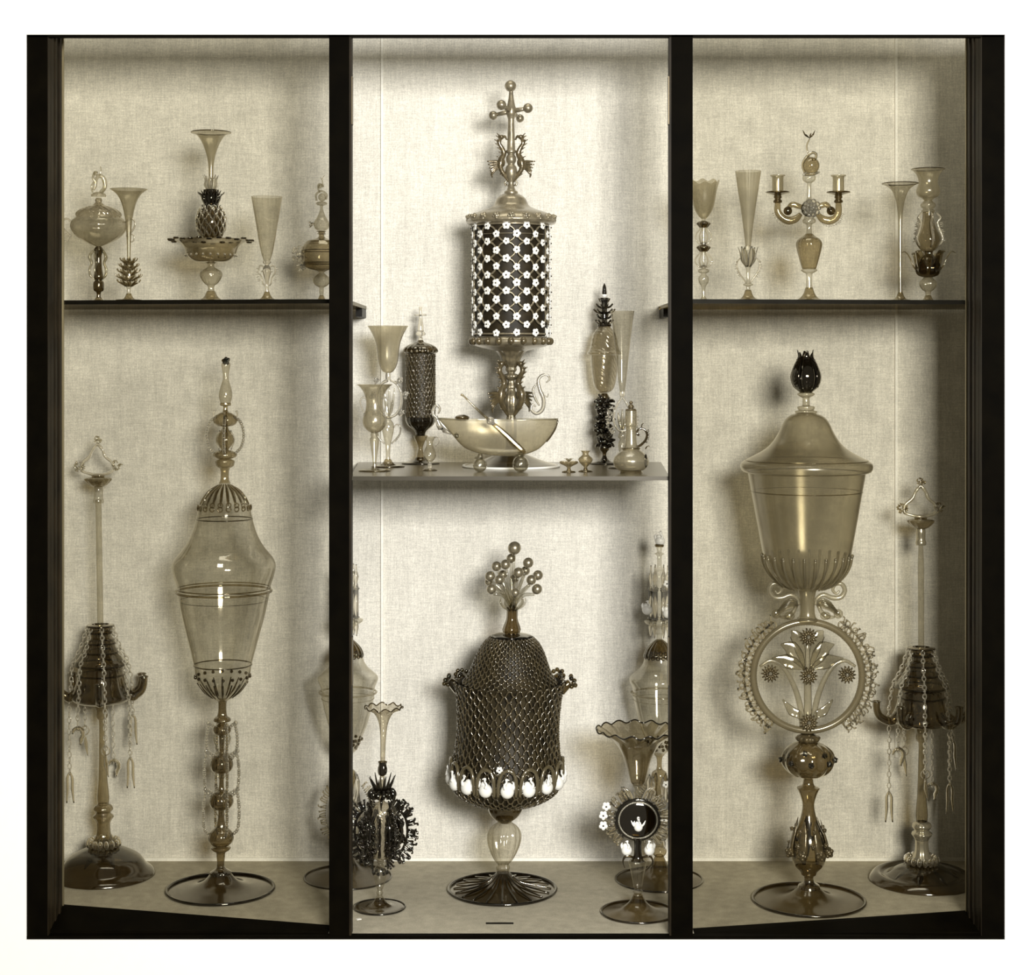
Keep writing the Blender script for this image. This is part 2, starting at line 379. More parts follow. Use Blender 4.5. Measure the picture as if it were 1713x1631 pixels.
# added white boards filling the outer margin, top one kept low for light
OUT0, OUT1 = fx(-60), fx(1773)
trim(OUT0, OUT1, -.004, .010, fz(58.5), fz(-8), 'white', 'added white board filling the margin above the display case')
trim(OUT0, OUT1, -.004, .010, fz(1700), fz(1571), 'white', 'added white board filling the margin below the display case')
trim(OUT0, fx(45), -.004, .010, fz(1571), fz(58.5), 'white', 'added white board filling the margin left of the display case')
trim(fx(1680), OUT1, -.004, .010, fz(1571), fz(58.5), 'white', 'added white board filling the margin right of the display case')
trim(fx(45), fx(1680), 0, .012, fz(62), fz(58.5), 'black', 'thin dark top edge of the case frame')
trim(fx(45), fx(1680), -.001, .014, fz(1571), fz(1566), 'black', 'dark bottom edge of the case frame')
# outer posts: a plain dark face and a moulded return
for sgn, a, b in ((1, 45, 79), (-1, 1680, 1643)):
    x0, x1 = sorted((fx(a), fx(b)))
    n += 1; p = st(box('trim_%d' % n, x0, x1, 0, .10, fz(1571), fz(58.5), 'black'), 'dark outer post of the case frame')
    for k, (d0, d1, y) in enumerate(((0, 4, .02), (6, 8, .045), (9.5, 12, .07))):
        e = fx(b); xa, xb = sorted((e, e+sgn*(.0015+.0012*k)))
        box('bead_moulding', xa, xb, y, y+.008, 0, TOP-.1, 'brown', None, p)
    xa, xb = sorted((fx(b)-sgn*.004, fx(b)+sgn*.001)); box('post_return', xa, xb, .002, .099, 0, TOP-.1, 'brown', None, p)
# mullions
for a, b, side in ((550.5, 584, 1), (1159, 1123.5, -1)):
    x0, x1 = sorted((fx(a), fx(b)))
    n += 1; p = st(box('trim_%d' % n, x0, x1, 0, .05, fz(1571), fz(58.5), 'black'), 'dark upright between the bays of the case')
    xa, xb = sorted((fx(b), fx(b)+side*.0035)); box('door_edge', xa, xb, .002, .030, 0, TOP-.1, 'brown', None, p)
    xa, xb = sorted((fx(b)+side*.0035, fx(b)+side*.005))
    for z in (1.36, .42): box('hinge', xa, xb, .004, .022, z, z+.08, 'brass', None, p)
# canted glazed side doors: bottom rail, pane
for k, (xi, xo, bi, bo) in enumerate(((550.5, 105, 1548.5, 1514), (1159.5, 1617, 1554, 1524))):
    Yi, Yo = .035, .10; X0, X1 = fx(xi, Yi), fx(xo, Yo)
    zi, zo = fz(bi, Yi), fz(bo, Yo)
    nm = 'door_%d' % (k+1)
    d = bpy.data.objects.new(nm, None); COL.objects.link(d); st(d, 'glazed %s door of the case with dark bottom rail' % ('left', 'right')[k])
    v = [(X0, .014, 0), (X0, Yi+.004, 0), (X0, Yi+.004, zi), (X0, .014, zi*.3), (X1, .014, 0), (X1, Yo+.004, 0), (X1, Yo+.004, zo), (X1, .014, zo*.3)]
    poly('bottom_rail', v, [(0, 1, 2, 3), (4, 7, 6, 5), (0, 4, 5, 1), (3, 2, 6, 7), (0, 3, 7, 4), (1, 5, 6, 2)], 'black', None, d)
    t = .002
    v = [(X0, Yi, zi), (X1, Yo, zo), (X1, Yo, TOP-.01), (X0, Yi, TOP-.01)]; v += [(x, y+t, z) for x, y, z in v]
    poly('glass_pane', v, [(0, 1, 2, 3)], 'pane', None, d)
    xa, xb = sorted((X1, X1-.0025*(1 if X1 > 0 else -1))); box('glint_strip', xa, xb, Yo-.004, Yo, zo, TOP-.01, 'glint_brass', None, d)  # added bright strip in place of the reflection on the pane's outer edge
# ------------------------------------------------------------------ shelves
def slab(name, label, v2, z0, z1, mat, edge, cat='shelf'):
    """v2 = front-left, front-right, back-right, back-left corners"""
    r = bpy.data.objects.new(name, None); COL.objects.link(r); r.location = (v2[0][0], v2[0][1], z0); r['label'] = label; r['category'] = cat
    o = r.location
    L = [(x-o.x, y-o.y) for x, y in v2]; h = z1-z0
    vs = [(x, y, 0) for x, y in L]+[(x, y, h) for x, y in L]
    poly('shelf_board', vs, [(3, 2, 1, 0), (4, 5, 6, 7), (1, 2, 6, 5), (2, 3, 7, 6), (3, 0, 4, 7), (0, 1, 5, 4)], mat, None, r)
    (xa, ya), (xb, yb) = L[0], L[1]
    poly('front_edge', [(xa, ya-.002, -.0005), (xb, yb-.002, -.0005), (xb, yb-.002, h+.0003), (xa, ya-.002, h+.0003), (xa, ya, -.0005), (xb, yb, -.0005), (xb, yb, h+.0003), (xa, ya, h+.0003)],
         [(0, 1, 2, 3), (5, 4, 7, 6), (3, 2, 6, 7), (1, 0, 4, 5), (1, 5, 6, 2), (0, 3, 7, 4)], edge, None, r)
    return r
def bracket(r, x, y, z):
    o = r.location
    b = MB(); m = bpy.data.meshes.new('bracket')
    box('bracket', x-o.x-.006, x-o.x+.006, y-o.y, BACK-o.y, -.016, -.0005, 'edge', None, r)
sl = slab('glass_shelf', 'dark-edged glass shelf across the upper left bay, under the pineapple centrepiece',
     [(-.86, .125), (-.2800, .046), (-.2800, .448), (-.86, .448)], Z_SIDE-.0065, Z_SIDE, 'shelf_side', 'edge')
bracket(sl, -.287, .36, 0)
sr = slab('glass_shelf', 'glass shelf with dark edge across the upper right bay, under the candelabrum',
     [(.2830, .046), (.88, .115), (.88, .448), (.2830, .448)], Z_SIDE-.0065, Z_SIDE, 'shelf_side', 'edge')
bracket(sr, .290, .36, 0)
sc_ = slab('glass_shelf', 'wide grey shelf of the middle bay carrying the tall flower lattice cup',
     [(fx(586, .02), .02), (fx(1120, .02), .02), (fx(1106, .434), .436), (fx(600, .434), .436)], Z_SHELF-.006, Z_SHELF, 'shelf', 'rail')
bracket(sc_, fx(612, .4), .38, 0); bracket(sc_, fx(1096, .4), .38, 0)
# ================================================================== UPPER LEFT SHELF
def covered_bowl():
    v = V('covered_bowl', 'pale covered glass bowl with ring handles, leftmost on the upper left shelf', 'bowl', 165, Z_SIDE, .22)
    v.foot(22, 497, 4, 'smoke', 'dark')
    v.la('stem', 'dark', [(498, 3.5), (489, 4), (486, 8), (480, 9), (472, 8.5), (469, 6), (464, 8), (450, 6), (430, 5), (421, 7), (417, 8), (412, 4)])
    m = MB()
    for i in range(5):
        m.at(a=i*2*math.pi/5+.4)
        m.tube([(5, 0, 468), (13, 0, 462), (15, 2, 450), (11, -1, 440), (15, 1, 430), (9, 0, 420), (5, 0, 424)], [1.6, 2.2, 2.4, 2, 2.2, 1.8, 1], n=6, bead=(4, .25))
    v.add('stem_coils', m, 'pale')
    v.la('bowl', 'pale', [(412, 5), (407, 18), (398, 34), (388, 43), (379, 46.5), (370, 44), (364, 38), (361, 36)], flute=18, amp=.008, seg=72)
    lid = v.la('lid', 'swirl', [(361, 37.5), (357, 37), (352, 32), (346, 20), (343, 10), (338, 5), (335, 6), (331, 4)], flute=14, amp=.03, seg=72)
    v.la('lid_knob', 'bright', [(341, 2), (338, 5), (335, 5), (332, 2)], lid)
    m = MB(); m.lathe([(329, 12), (326, 12.5), (323, 9), (321, 4)], seg=20)
    m.tube([(3, 0, 322), (10, 0, 314), (9, 0, 300), (2, -2, 294), (-4, 0, 300), (-6, 0, 312), (-9, 0, 318)], [3, 4, 4, 3.4, 3, 3, 2], n=8)
    m.tube([(-4, 0, 306), (-9, -2, 298), (-6, 0, 288), (-1, 0, 288)], [2.6, 2.4, 2, 1], n=6)
    m.tube([(1, 0, 294), (4, 0, 286), (3, 0, 278)], [2, 1.4, .8], n=6); m.ball((-5, -1, 290), 4)
    m.tube([(-10, 0, 322), (-12, 0, 312), (-8, 0, 304)], 1.6, n=6); m.tube([(8, -4, 322), (12, -4, 312), (8, -4, 302)], 2, n=6)
    v.add('finial', m, 'pale', lid)
    for sg in (1, -1):
        m = MB(); m.at(mx=sg)
        m.tube([(45, 0, 372), (52, 0, 366), (59, 0, 368), (61, 0, 376), (57, 0, 385), (50, 0, 392), (47, 0, 396)], [1.8, 1.8, 1.6, 1.6, 1.6, 1.8, 2], n=7)
        m.ring((55, 0, 398), 4.5, 1.2, 'xz', ry=6.5)
        v.add('handle', m, 'bright')
covered_bowl()
def thorn_vase():
    v = V('trumpet_vase', 'slender grey trumpet vase on a thorny cluster knop, upper left shelf', 'vase', 215.5, Z_SIDE, .17)
    v.foot(21, 491, 4, 'smoke', 'dark')
    v.la('stem', 'clear', [(493, 3.5), (484, 3), (480, 4.5), (476, 9), (466, 12), (450, 11), (438, 6), (432, 3)])
    v.la('bowl', 'haze', [(436, 2.5), (420, 3), (400, 3.8), (372, 5.5), (356, 8), (342, 11.5), (332, 15.5), (324, 21), (318.5, 28), (316.5, 31.5)], seg=40)
    m = MB()
    for r_ in range(5):
        for i in range(10):
            a = 2*math.pi*(i+.5*(r_ % 2))/10; py = 474-r_*9; rr = 21-abs(r_-1)*2.4
            m.at(a=a); m.leaf([(6, 0, py+5), (rr*.7, 0, py), (rr, 0, py-3), (rr+1.5, 0, py-6.5)], [1.6, 3, 1.6, 1.4], side=(0, 1, 0), flat=.4)
    v.add('thorn_cluster', m, 'smoke')
thorn_vase()
def pineapple():
    v = V('centrepiece_dish', 'footed glass dish carrying a dark pineapple with a trumpet rising from its crown', 'centrepiece', 353, Z_SIDE, .22)
    v.foot(32, 487, 7, 'smoke', 'foot')
    v.la('stem', 'pale', [(488, 6), (483, 5), (478, 6), (475, 10), (469, 15), (461, 18.5), (454, 17), (449.5, 10), (447, 6), (441, 6), (439, 12)], flute=16, amp=.02, seg=64)
    v.la('dish', 'smoke', [(439, 12), (437.5, 25), (433, 34), (425, 41), (414, 45), (407, 52), (403, 60), (401.5, 66)], seg=64)
    m = MB()
    for i in range(26):
        m.at(a=i*2*math.pi/26); m.ring((67, 0, 402+1.5*math.sin(i*2.4)), 3.6, 1.7, 'xy', seg=10, n=5)
    v.add('dish_border', m, 'dark')
    m = MB()
    for i in range(22):
        m.at(a=i*2*math.pi/22); m.ball((42.5, 0, 427), 2.2, u=6, v=5)
    v.add('prunts', m, 'bright')
    v.la('pineapple', 'dark', [(397, 13), (392, 18), (384, 22), (374, 23.5), (362, 23), (352, 19.5), (345, 14.5), (340, 12)], seg=40)
    m = MB(); net(m, [(395, 17), (384, 22.5), (373, 24), (362, 23.5), (352, 20), (344, 15)], 12, 6, 1.5, 1.2)
    v.add('pineapple_ribs', m, 'grey_crystal')
    m = MB()
    for i in range(8):
        m.at(a=i*2*math.pi/8+.2); m.leaf([(9, 0, 345), (14, 0, 334), (17, 0, 327), (24, 0, 322)], [4, 6, 4.2, 1], side=(0, 1, 0), flat=.35)
        m.at(a=i*2*math.pi/8+.6); m.leaf([(9, 0, 338), (12, 0, 328), (15, 0, 321), (17, 0, 318)], [3, 4.5, 3, .8], side=(0, 1, 0), flat=.35)
    m.at(); m.lathe([(344, 12), (330, 12.5), (317, 11)], seg=20)
    v.add('crown', m, 'vdark')
    m = MB()
    for i in range(8):
        m.at(a=i*2*math.pi/8); m.leaf([(6, 0, 318), (10.5, 0, 310), (9.5, 0, 302), (13, 0, 293)], [2.5, 4.2, 3.2, .6], side=(0, 1, 0), flat=.35)
    v.add('calyx', m, 'bright')
    t = v.la('trumpet', 'haze', [(314, 4), (290, 4), (276, 4.6), (262, 7), (250, 10.5), (240, 14.5), (232, 19), (226, 24), (223, 30), (221.5, 33)], seg=48)
    v.add('trumpet_rim', MB().ring((0, 0, 221.5), 33, .9, seg=48), 'dark', t)
pineapple()
def scroll_wings(m, y0, y1, w, r, sg, bead=True):
    h = y1-y0
    m.at(mx=sg)
    m.tube([(4, 0, y1), (w*.5, 0, y1-h*.12), (w*.62, 0, y1-h*.4), (w, 0, y0+h*.35), (w*.85, 0, y0+h*.05), (w*.45, 0, y0+h*.08), (w*.42, 0, y0+h*.28), (w*.7, 0, y0+h*.33)], r, n=7, sm=5)
    if bead: fringe(m, [(w*.75, 0, y0+h*.8), (w*1.0, 0, y0+h*.45), (w*1.02, 0, y0+h*.15)], [(1, 0, .2), (1, 0, 0), (1, 0, -.3)], 4, .6, 4)
def winged_flute():
    v = V('winged_flute', 'clear conical flute with bright scroll wings on its stem, upper left shelf', 'glass', 446.5, Z_SIDE, .16)
    v.foot(24, 488, 4, 'smoke', 'dark')
    v.la('stem', 'bright', [(489, 3.5), (480, 3), (474, 3), (467, 4), (455, 7), (448, 6), (443, 3.5), (440, 6.5), (438, 6.8), (436, 5)])
    v.la('bowl', 'pale', [(436, 5.5), (425, 9), (400, 14), (370, 19), (345, 23.4), (329, 26.2)], seg=44)
    for sg in (1, -1):
        m = MB(); scroll_wings(m, 443, 478, 14, 1.3, sg); v.add('wing', m, 'bright')
winged_flute()
def cluster(m, c, n, R_, r, rnd, k=5):
    for i in range(n):
        a = rnd.random()*6.28; d = R_*math.sqrt(rnd.random()); b = rnd.random()*6.28
        x, z, y = c[0]+d*math.cos(a), c[2]+d*math.sin(a), c[1]+(rnd.random()-.5)*R_
        m.tube([(x-r*1.6*math.cos(b), y, z-r*1.6*math.sin(b)), (x, y-r, z), (x+r*1.6*math.cos(b), y, z+r*1.6*math.sin(b))], [r*.7, r, r*.5], n=k, sm=2)
def lidded_vase():
    v = V('lidded_vase', 'squat lidded glass vase with flower sprays, right end of upper left shelf', 'vase', 538, Z_SIDE, .25)
    v.foot(20, 494, 3.5, 'smoke', 'dark')
    v.la('stem', 'pale', [(495, 3), (486, 4), (481, 4), (478, 9), (471, 14.5), (465, 14), (459, 7), (456, 4), (453, 8)], flute=12, amp=.03, seg=48)
    v.la('bowl', 'smoke', [(453, 10), (450, 22), (444, 30), (434, 33), (420, 33), (411, 30.5), (405, 26)], seg=48)
    lid = v.la('lid', 'smoke', [(406, 27), (403, 24), (400, 12), (396, 5), (391, 5), (386, 7)], seg=40)
    v.add('neck_rings', MB().ring((0, 0, 387), 8, 1.2).ring((0, 0, 391), 7, 1), 'bright', lid)
    v.la('lid_drop', 'pale', [(385, 8), (381, 12), (373, 13), (364, 8), (355, 4), (345, 2.5), (342, 9), (339, 9), (337, 2)], lid)
    m = MB(); m.ball((1, 0, 330), 7); m.ball((-3, 0, 311), 4.5)
    m.tube([(-8, -2, 336), (-9, -3, 326), (0, -6, 320), (9, -3, 326), (7, -2, 334)], 1.8, n=6)
    m.tube([(-3, 0, 322), (-6, 0, 314), (-1, 0, 308), (3, 0, 313)], 1.6, n=6); m.tube([(3, 0, 312), (1, 0, 300), (5, 0, 293)], [1.2, .9, .5], n=5); m.tube([(1, 0, 301), (-2, 0, 297)], .7, n=5, sm=1)
    v.add('finial', m, 'pale', lid)
    rnd = random.Random(3)
    for sg in (1, -1):
        for c_, n_, r_, t_ in (((38, 0, 425), 40, 13, 1.7), ((33, 0, 445), 16, 7, 1.7), ((18, 0, 376), 12, 5, 1.2)):
            m = MB(); m.at(mx=sg); cluster(m, c_, n_, r_, t_, rnd); m.ball(c_, r_*.45, (1, .6, 1)); v.add('flower_spray', m, 'bright')
    v.add('bands', MB().ring((0, 0, 419), 33.4, .8, seg=48).ring((0, 0, 440), 32, .8, seg=48), 'dark')
lidded_vase()
# ================================================================== OIL LAMPS
def oil_lamp(px, base, label, dU, dR, yc, sil, mx, lean, cup, nozz, Rf):
    v = V('hanging_chain_lamp', label, 'lamp', px, 0, base=base, lean=lean)
    B = v.base
    f = v.la('foot', 'foot', [(yc+72, 16), (yc+76, 30), (yc+82, 44), (yc+92, 60), (B-14, Rf*.85), (B-6, Rf*.97), (B-1, Rf), (B, Rf-3)], seg=64, flute=12, amp=.004)
    m = MB()
    for i in range(8):
        m.at(a=i*math.pi/4+.3); m.leaf([(28, 0, yc+76), (46, 0, yc+85), (62, 0, yc+94)], [3, 6, 1], side=(0, 1, 0), flat=.3)
    v.add('foot_leaves', m, 'foot', f)
    m = MB()
    for i in range(16):
        m.at(a=i*2*math.pi/16); m.ball((24, 0, yc+66), 6.5, (1, .7, 1.2), u=8, v=6)
    v.add('gadroon_ring', m, 'grey_crystal')
    v.la('collar', 'silver' if sil else 'smoke', [(yc+64, 17), (yc+52, 12), (yc+34, 11), (yc+29, 13), (yc+26, 15), (yc+22, 17), (yc+17, 12), (yc+10, 16), (yc+5, 14), (yc+2, 9)], flute=12, amp=.03, seg=48)
    top = 1175+dR
    v.la('column', 'smoke', [(yc+3, 9), (yc-10, 10), (yc-40, 7.5), (yc-90, 5.5), (top+30, 5), (top+26, 8), (top+22, 9.5), (top+14, 9), (top+4, 13), (top, 14)], flute=8, amp=.03, seg=48)
    res = v.la('reservoir', 'amber', [(y+dR, r) for y, r in ((1176, 14), (1174, 40), (1165, 50), (1150, 44), (1138, 40), (1124, 38), (1116, 38), (1112, 42), (1107, 43), (1101, 38), (1090, 30), (1080, 25), (1076, 25), (1068, 22), (1064, 18), (1056, 19), (1051, 21), (1046, 21), (1044, 14))], seg=56)
    m = MB()
    for y, r in ((1111, 43), (1090, 31), (1075, 25.5), (1047, 21.5), (1128, 39), (1058, 19.6)): m.ring((0, 0, y+dR), r+.3, 1.6, seg=40)
    v.add('rings', m, 'dark', res)
    for a in nozz:
        m = MB(); m.at(a=R(a)); y = 1150+dR
        k = cup
        m.tube([(36, 0, y+4), (52, 0, y+16), (k-14, 0, y+14), (k-4, 0, y+6), (k, 0, y-6), (k, 0, y-17)], [9, 8, 7, 6.5, 5.8, 6.5], n=12, sm=4)
        m.ring((k, 0, y-17), 6.8, 1.1, seg=16)
        v.add('nozzle', m, 'amber', res)
    # rod, socket, dish, finial loop
    v.la('rod', 'pale', [(1046+dR, 5), (900+dU*.6, 5), (836+dU, 5 if not sil else 3.6)], sm=1, seg=16)
    v.la('socket', 'silver' if sil else 'clear', [(842+dU, 8), (838+dU, 9), (832+dU, 7.5), (820+dU, 8), (814+dU, 7)], seg=20)
    v.la('drip_dish', 'smoke', [(815+dU, 7), (811+dU, 14), (804+dU, 21), (801+dU, 22), (799+dU, 17), (797+dU, 6)], flute=12, amp=.05, seg=48)
    m = MB(); u = dU
    m.tube([(0, 0, 742+u), (-8, 0, 752+u), (-14, 0, 764+u), (-26, 0, 775+u), (-27, 0, 787+u), (-14, -2, 792+u), (0, -4, 794+u), (14, -2, 792+u), (26, 0, 786+u), (24, 0, 774+u), (13, 0, 764+u), (8, 0, 752+u)], 3, n=8, sm=5, closed=True, bead=(3.2, .12))
    fin = v.add('finial_loop', m, 'bright' if not sil else 'milky')
    rnd = random.Random(5); m = MB(); cluster(m, (0, 0, 738+u), 16, 8, 1.5, rnd); cluster(m, (-31, 0, 781+u), 18, 8, 1.6, rnd); cluster(m, (31, 0, 778+u), 18, 8, 1.6, rnd)
    v.add('finial_sprays', m, 'pale' if not sil else 'smoke', fin)
    v.add('finial_knot', MB().ball((0, 0, 796+u), 7, (1.6, 1, .7)), 'smoke', fin)
    # chains with their tools
    lens = {0: 1262, 1: 1240, 2: 1210, 3: 1290, 4: 1225, 5: 1285, 6: 1200}
    for i in range(7):
        a = R(20+i*51.4+sil*25); m = MB()
        pts = catmull([pol(21, a, 1048+dR), pol(34, a, 1085+dR), pol(46, a, 1108+dR), pol(50 if math.sin(a) > -.2 else 53, a, 1150+dR), pol(53, a, 1175+dR), pol(54, a, lens[i]+dR)], 12)
        L = 0; nx = 0; kk = 0
        for j in range(1, len(pts)):
            L += (pts[j]-pts[j-1]).length
            if L > nx:
                nx += 7.5; kk += 1; d = (pts[j]-pts[j-1]).normalized(); sd = Vector((1, 0, 0)) if kk % 2 else Vector((0, 1, 0))
                P = [pts[j]+d*4.8*math.cos(t)+sd*3.0*math.sin(t) for t in [q*math.pi/4 for q in range(8)]]
                m.tube(P, 1.05, n=5, sm=1, closed=True)
        ch = v.add('chain', m, 'bright')
        e = pts[-1]; t = MB()
        if i % 3 == 0:
            for sg in (-1, 1): t.tube([(e.x, e.y, e.z), (e.x+sg*4, e.y, e.z+10), (e.x+sg*4, e.y, e.z+28), (e.x+sg*6, e.y, e.z+52)], [1.5, 2.6, 2.8, 1.2], n=6, side=(1, 0, 0), flat=.4)
            nm = 'tweezers'
        elif i % 3 == 1:
            t.ring((e.x, e.y, e.z+5), 7, 1, 'xz', seg=16); t.leaf([(e.x, e.y, e.z+12), (e.x+1, e.y, e.z+28), (e.x+4, e.y, e.z+48)], [1.5, 4, .6]); nm = 'pendant'
        else:
            t.tube([(e.x-9, e.y, e.z+8), (e.x-5, e.y, e.z), (e.x+5, e.y, e.z), (e.x+9, e.y, e.z+9), (e.x+6, e.y, e.z+16), (e.x+4, e.y, e.z+26)], [2, 3.4, 3.6, 4, 4, 2.4], n=8, bead=(5, .2)); nm = 'snuffer'
        v.add(nm, t, 'grey_crystal', ch)
    return v
oil_lamp(168, 1464, 'tall glass lamp with hanging chains and tools, left end of the case floor', 0, 0, 1343, 0, 1, (733, -5, 1050, 0), 70, (-6, 80, 172, 215, 330), 84)
oil_lamp(1541, 1473, 'tall dark lamp with silvery collars and chains, right end of the case floor', 70, 38, 1372, 1, -1, (803, -1, 1100, 0), 78, (8, 172, 52, 128, 270), 88)
# ================================================================== TALL COVERED GOBLET, LEFT BAY
def melon(y0, y1, r, neck=4): 
    h = y1-y0; return [(y1, neck), (y1-h*.06, r*.62), (y1-h*.22, r*.9), (y1-h*.45, r), (y1-h*.7, r*.88), (y1-h*.92, r*.5), (y0, neck)]
def tall_goblet():
    v = V('covered_goblet', 'very tall clear covered goblet with beaded stem, on the left bay floor', 'goblet', 369, 0, base=1489, lean=(600, 9, 1460, 0))
    v.foot(89, 1461, 17, 'foot', 'vdark', rt=2.6)
    s = v.la('stem', 'amber', [(1462, 18), (1458, 17), (1453, 9), (1448, 6), (1432, 7), (1426, 8), (1421, 15), (1417, 16)]+melon(1382, 1416, 21, 8)+melon(1321, 1355, 20, 5)+melon(1260, 1294, 19, 5)+[(1258, 4), (1230, 5)]+melon(1209, 1230, 15, 5)+[(1206, 14), (1201, 13), (1197, 8), (1176, 7), (1170, 10)], flute=18, amp=.018, seg=72)
    for (a, b, w_) in ((1217, 1266, 26), (1264, 1328, 29), (1328, 1394, 30)):
        for ang in (0, 180, 62, 242):
            m = MB(); m.at(a=R(ang)); P = [(13, 0, a), (w_-6, 0, a-6), (w_-2, 0, a+4), (w_, 0, (a+b)/2), (w_-3, 0, b-6), (16, 0, b+4)]
            m.tube(P, 1.5, n=6, sm=4); beads_line(m, P, 3.1, 4.6)
            m.ball((w_-3, 0, a-8), 4, u=8, v=6)
            v.add('bead_handle', m, 'bright' if ang in (0, 180) else 'grey_crystal', s)
        m = MB()
        for i in range(6):
            m.at(a=i*math.pi/3+.3); m.leaf([(4, 0, a+38), (11, 0, a+30), (15, 0, a+16), (9, 0, a+8)], [1, 2.4, 2.6, 1], side=(0, 1, 0), flat=.5)
        v.add('stem_leaves', m, 'clear', s)
    c = v.la('bowl', 'clear', [(1172, 9), (1166, 18), (1158, 28), (1148, 37), (1138, 43), (1126, 46), (1112, 48), (1080, 56), (1030, 69), (992, 77)], seg=80)
    m = MB().ring((0, 0, 1112), 48.3, 1.1, seg=64).ring((0, 0, 1004), 74, .5, seg=64); v.add('threads', m, 'dark', c)
    m = MB()
    for i in range(18): m.at(a=i*2*math.pi/18); m.ball((45.5, 0, 1131), 3, u=8, v=6); m.leaf([(43, 0, 1140), (30, 0, 1157), (18, 0, 1167)], [1.2, 2, 1], side=(0, 1, 0), flat=.6)
    v.add('bowl_prunts', m, 'dark', c)
    v.add('rim_ring', MB().ring((0, 0, 989), 79.5, 2.2, seg=72).ring((0, 0, 984), 77.5, 1.2, seg=72), 'smoke', c)
    l = v.la('lid', 'clear', [(985, 77), (975, 80), (962, 84), (950, 86), (941, 85), (932, 80), (920, 70), (905, 60), (888, 52.5), (867, 46.5), (850, 43), (838, 38), (826, 30), (816, 18), (811, 11), (808, 8)], seg=80)
    v.add('lid_thread', MB().ring((0, 0, 868), 47, 1, seg=64), 'dark', l)
    m = MB()
    for i in range(20):
        m.at(a=i*2*math.pi/20); m.leaf([(11, 0, 811), (26, 0, 821), (36, 0, 834), (41, 0, 843)], [1, 2.4, 2.6, 1.4], side=(0, 1, 0), flat=.6); m.ring((44.5, 0, 849), 4, 1.2, 'yz', seg=10, n=5)
    v.add('lid_gadroons', m, 'smoke', l)
    v.la('finial_stem', 'smoke', [(808, 10), (804, 7.5), (795, 6.5), (784, 8), (780, 14), (776, 15.5), (771, 16), (768, 10)]+melon(752, 768, 20, 6)+[(748, 9), (738, 15), (728, 13), (718, 6)]+melon(689, 714, 20, 5)+[(686, 4), (680, 4), (678, 9), (674, 9)], l, flute=16, amp=.02, seg=64)
    for ang in (0, 180, 85, 265):
        m = MB(); m.at(a=R(ang)); P = [(14, 0, 697), (24, 0, 704), (30, 0, 718), (31, 0, 732), (27, 0, 748), (18, 0, 758)]
        m.tube(P, 1.5, n=6); beads_line(m, P, 3, 4.4); m.tube([(10, 0, 752), (15, 0, 735), (9, 0, 720)], 1.2, n=5); m.tube([(15, 0, 700), (20, 0, 694), (18, 0, 687)], [1.6, 1.4, 1.8], n=5)
        v.add('bead_handle', m, 'bright' if ang in (0, 180) else 'grey_crystal', l)
    v.la('finial', 'pale', [(675, 8), (672, 9), (664, 11), (655, 10.5), (645, 8), (634, 5), (622, 5.5), (612, 7.5), (607, 7)], l)
    v.add('finial_berry', MB().berry((0, 0, 604), 7.5), 'dark', l)
tall_goblet()
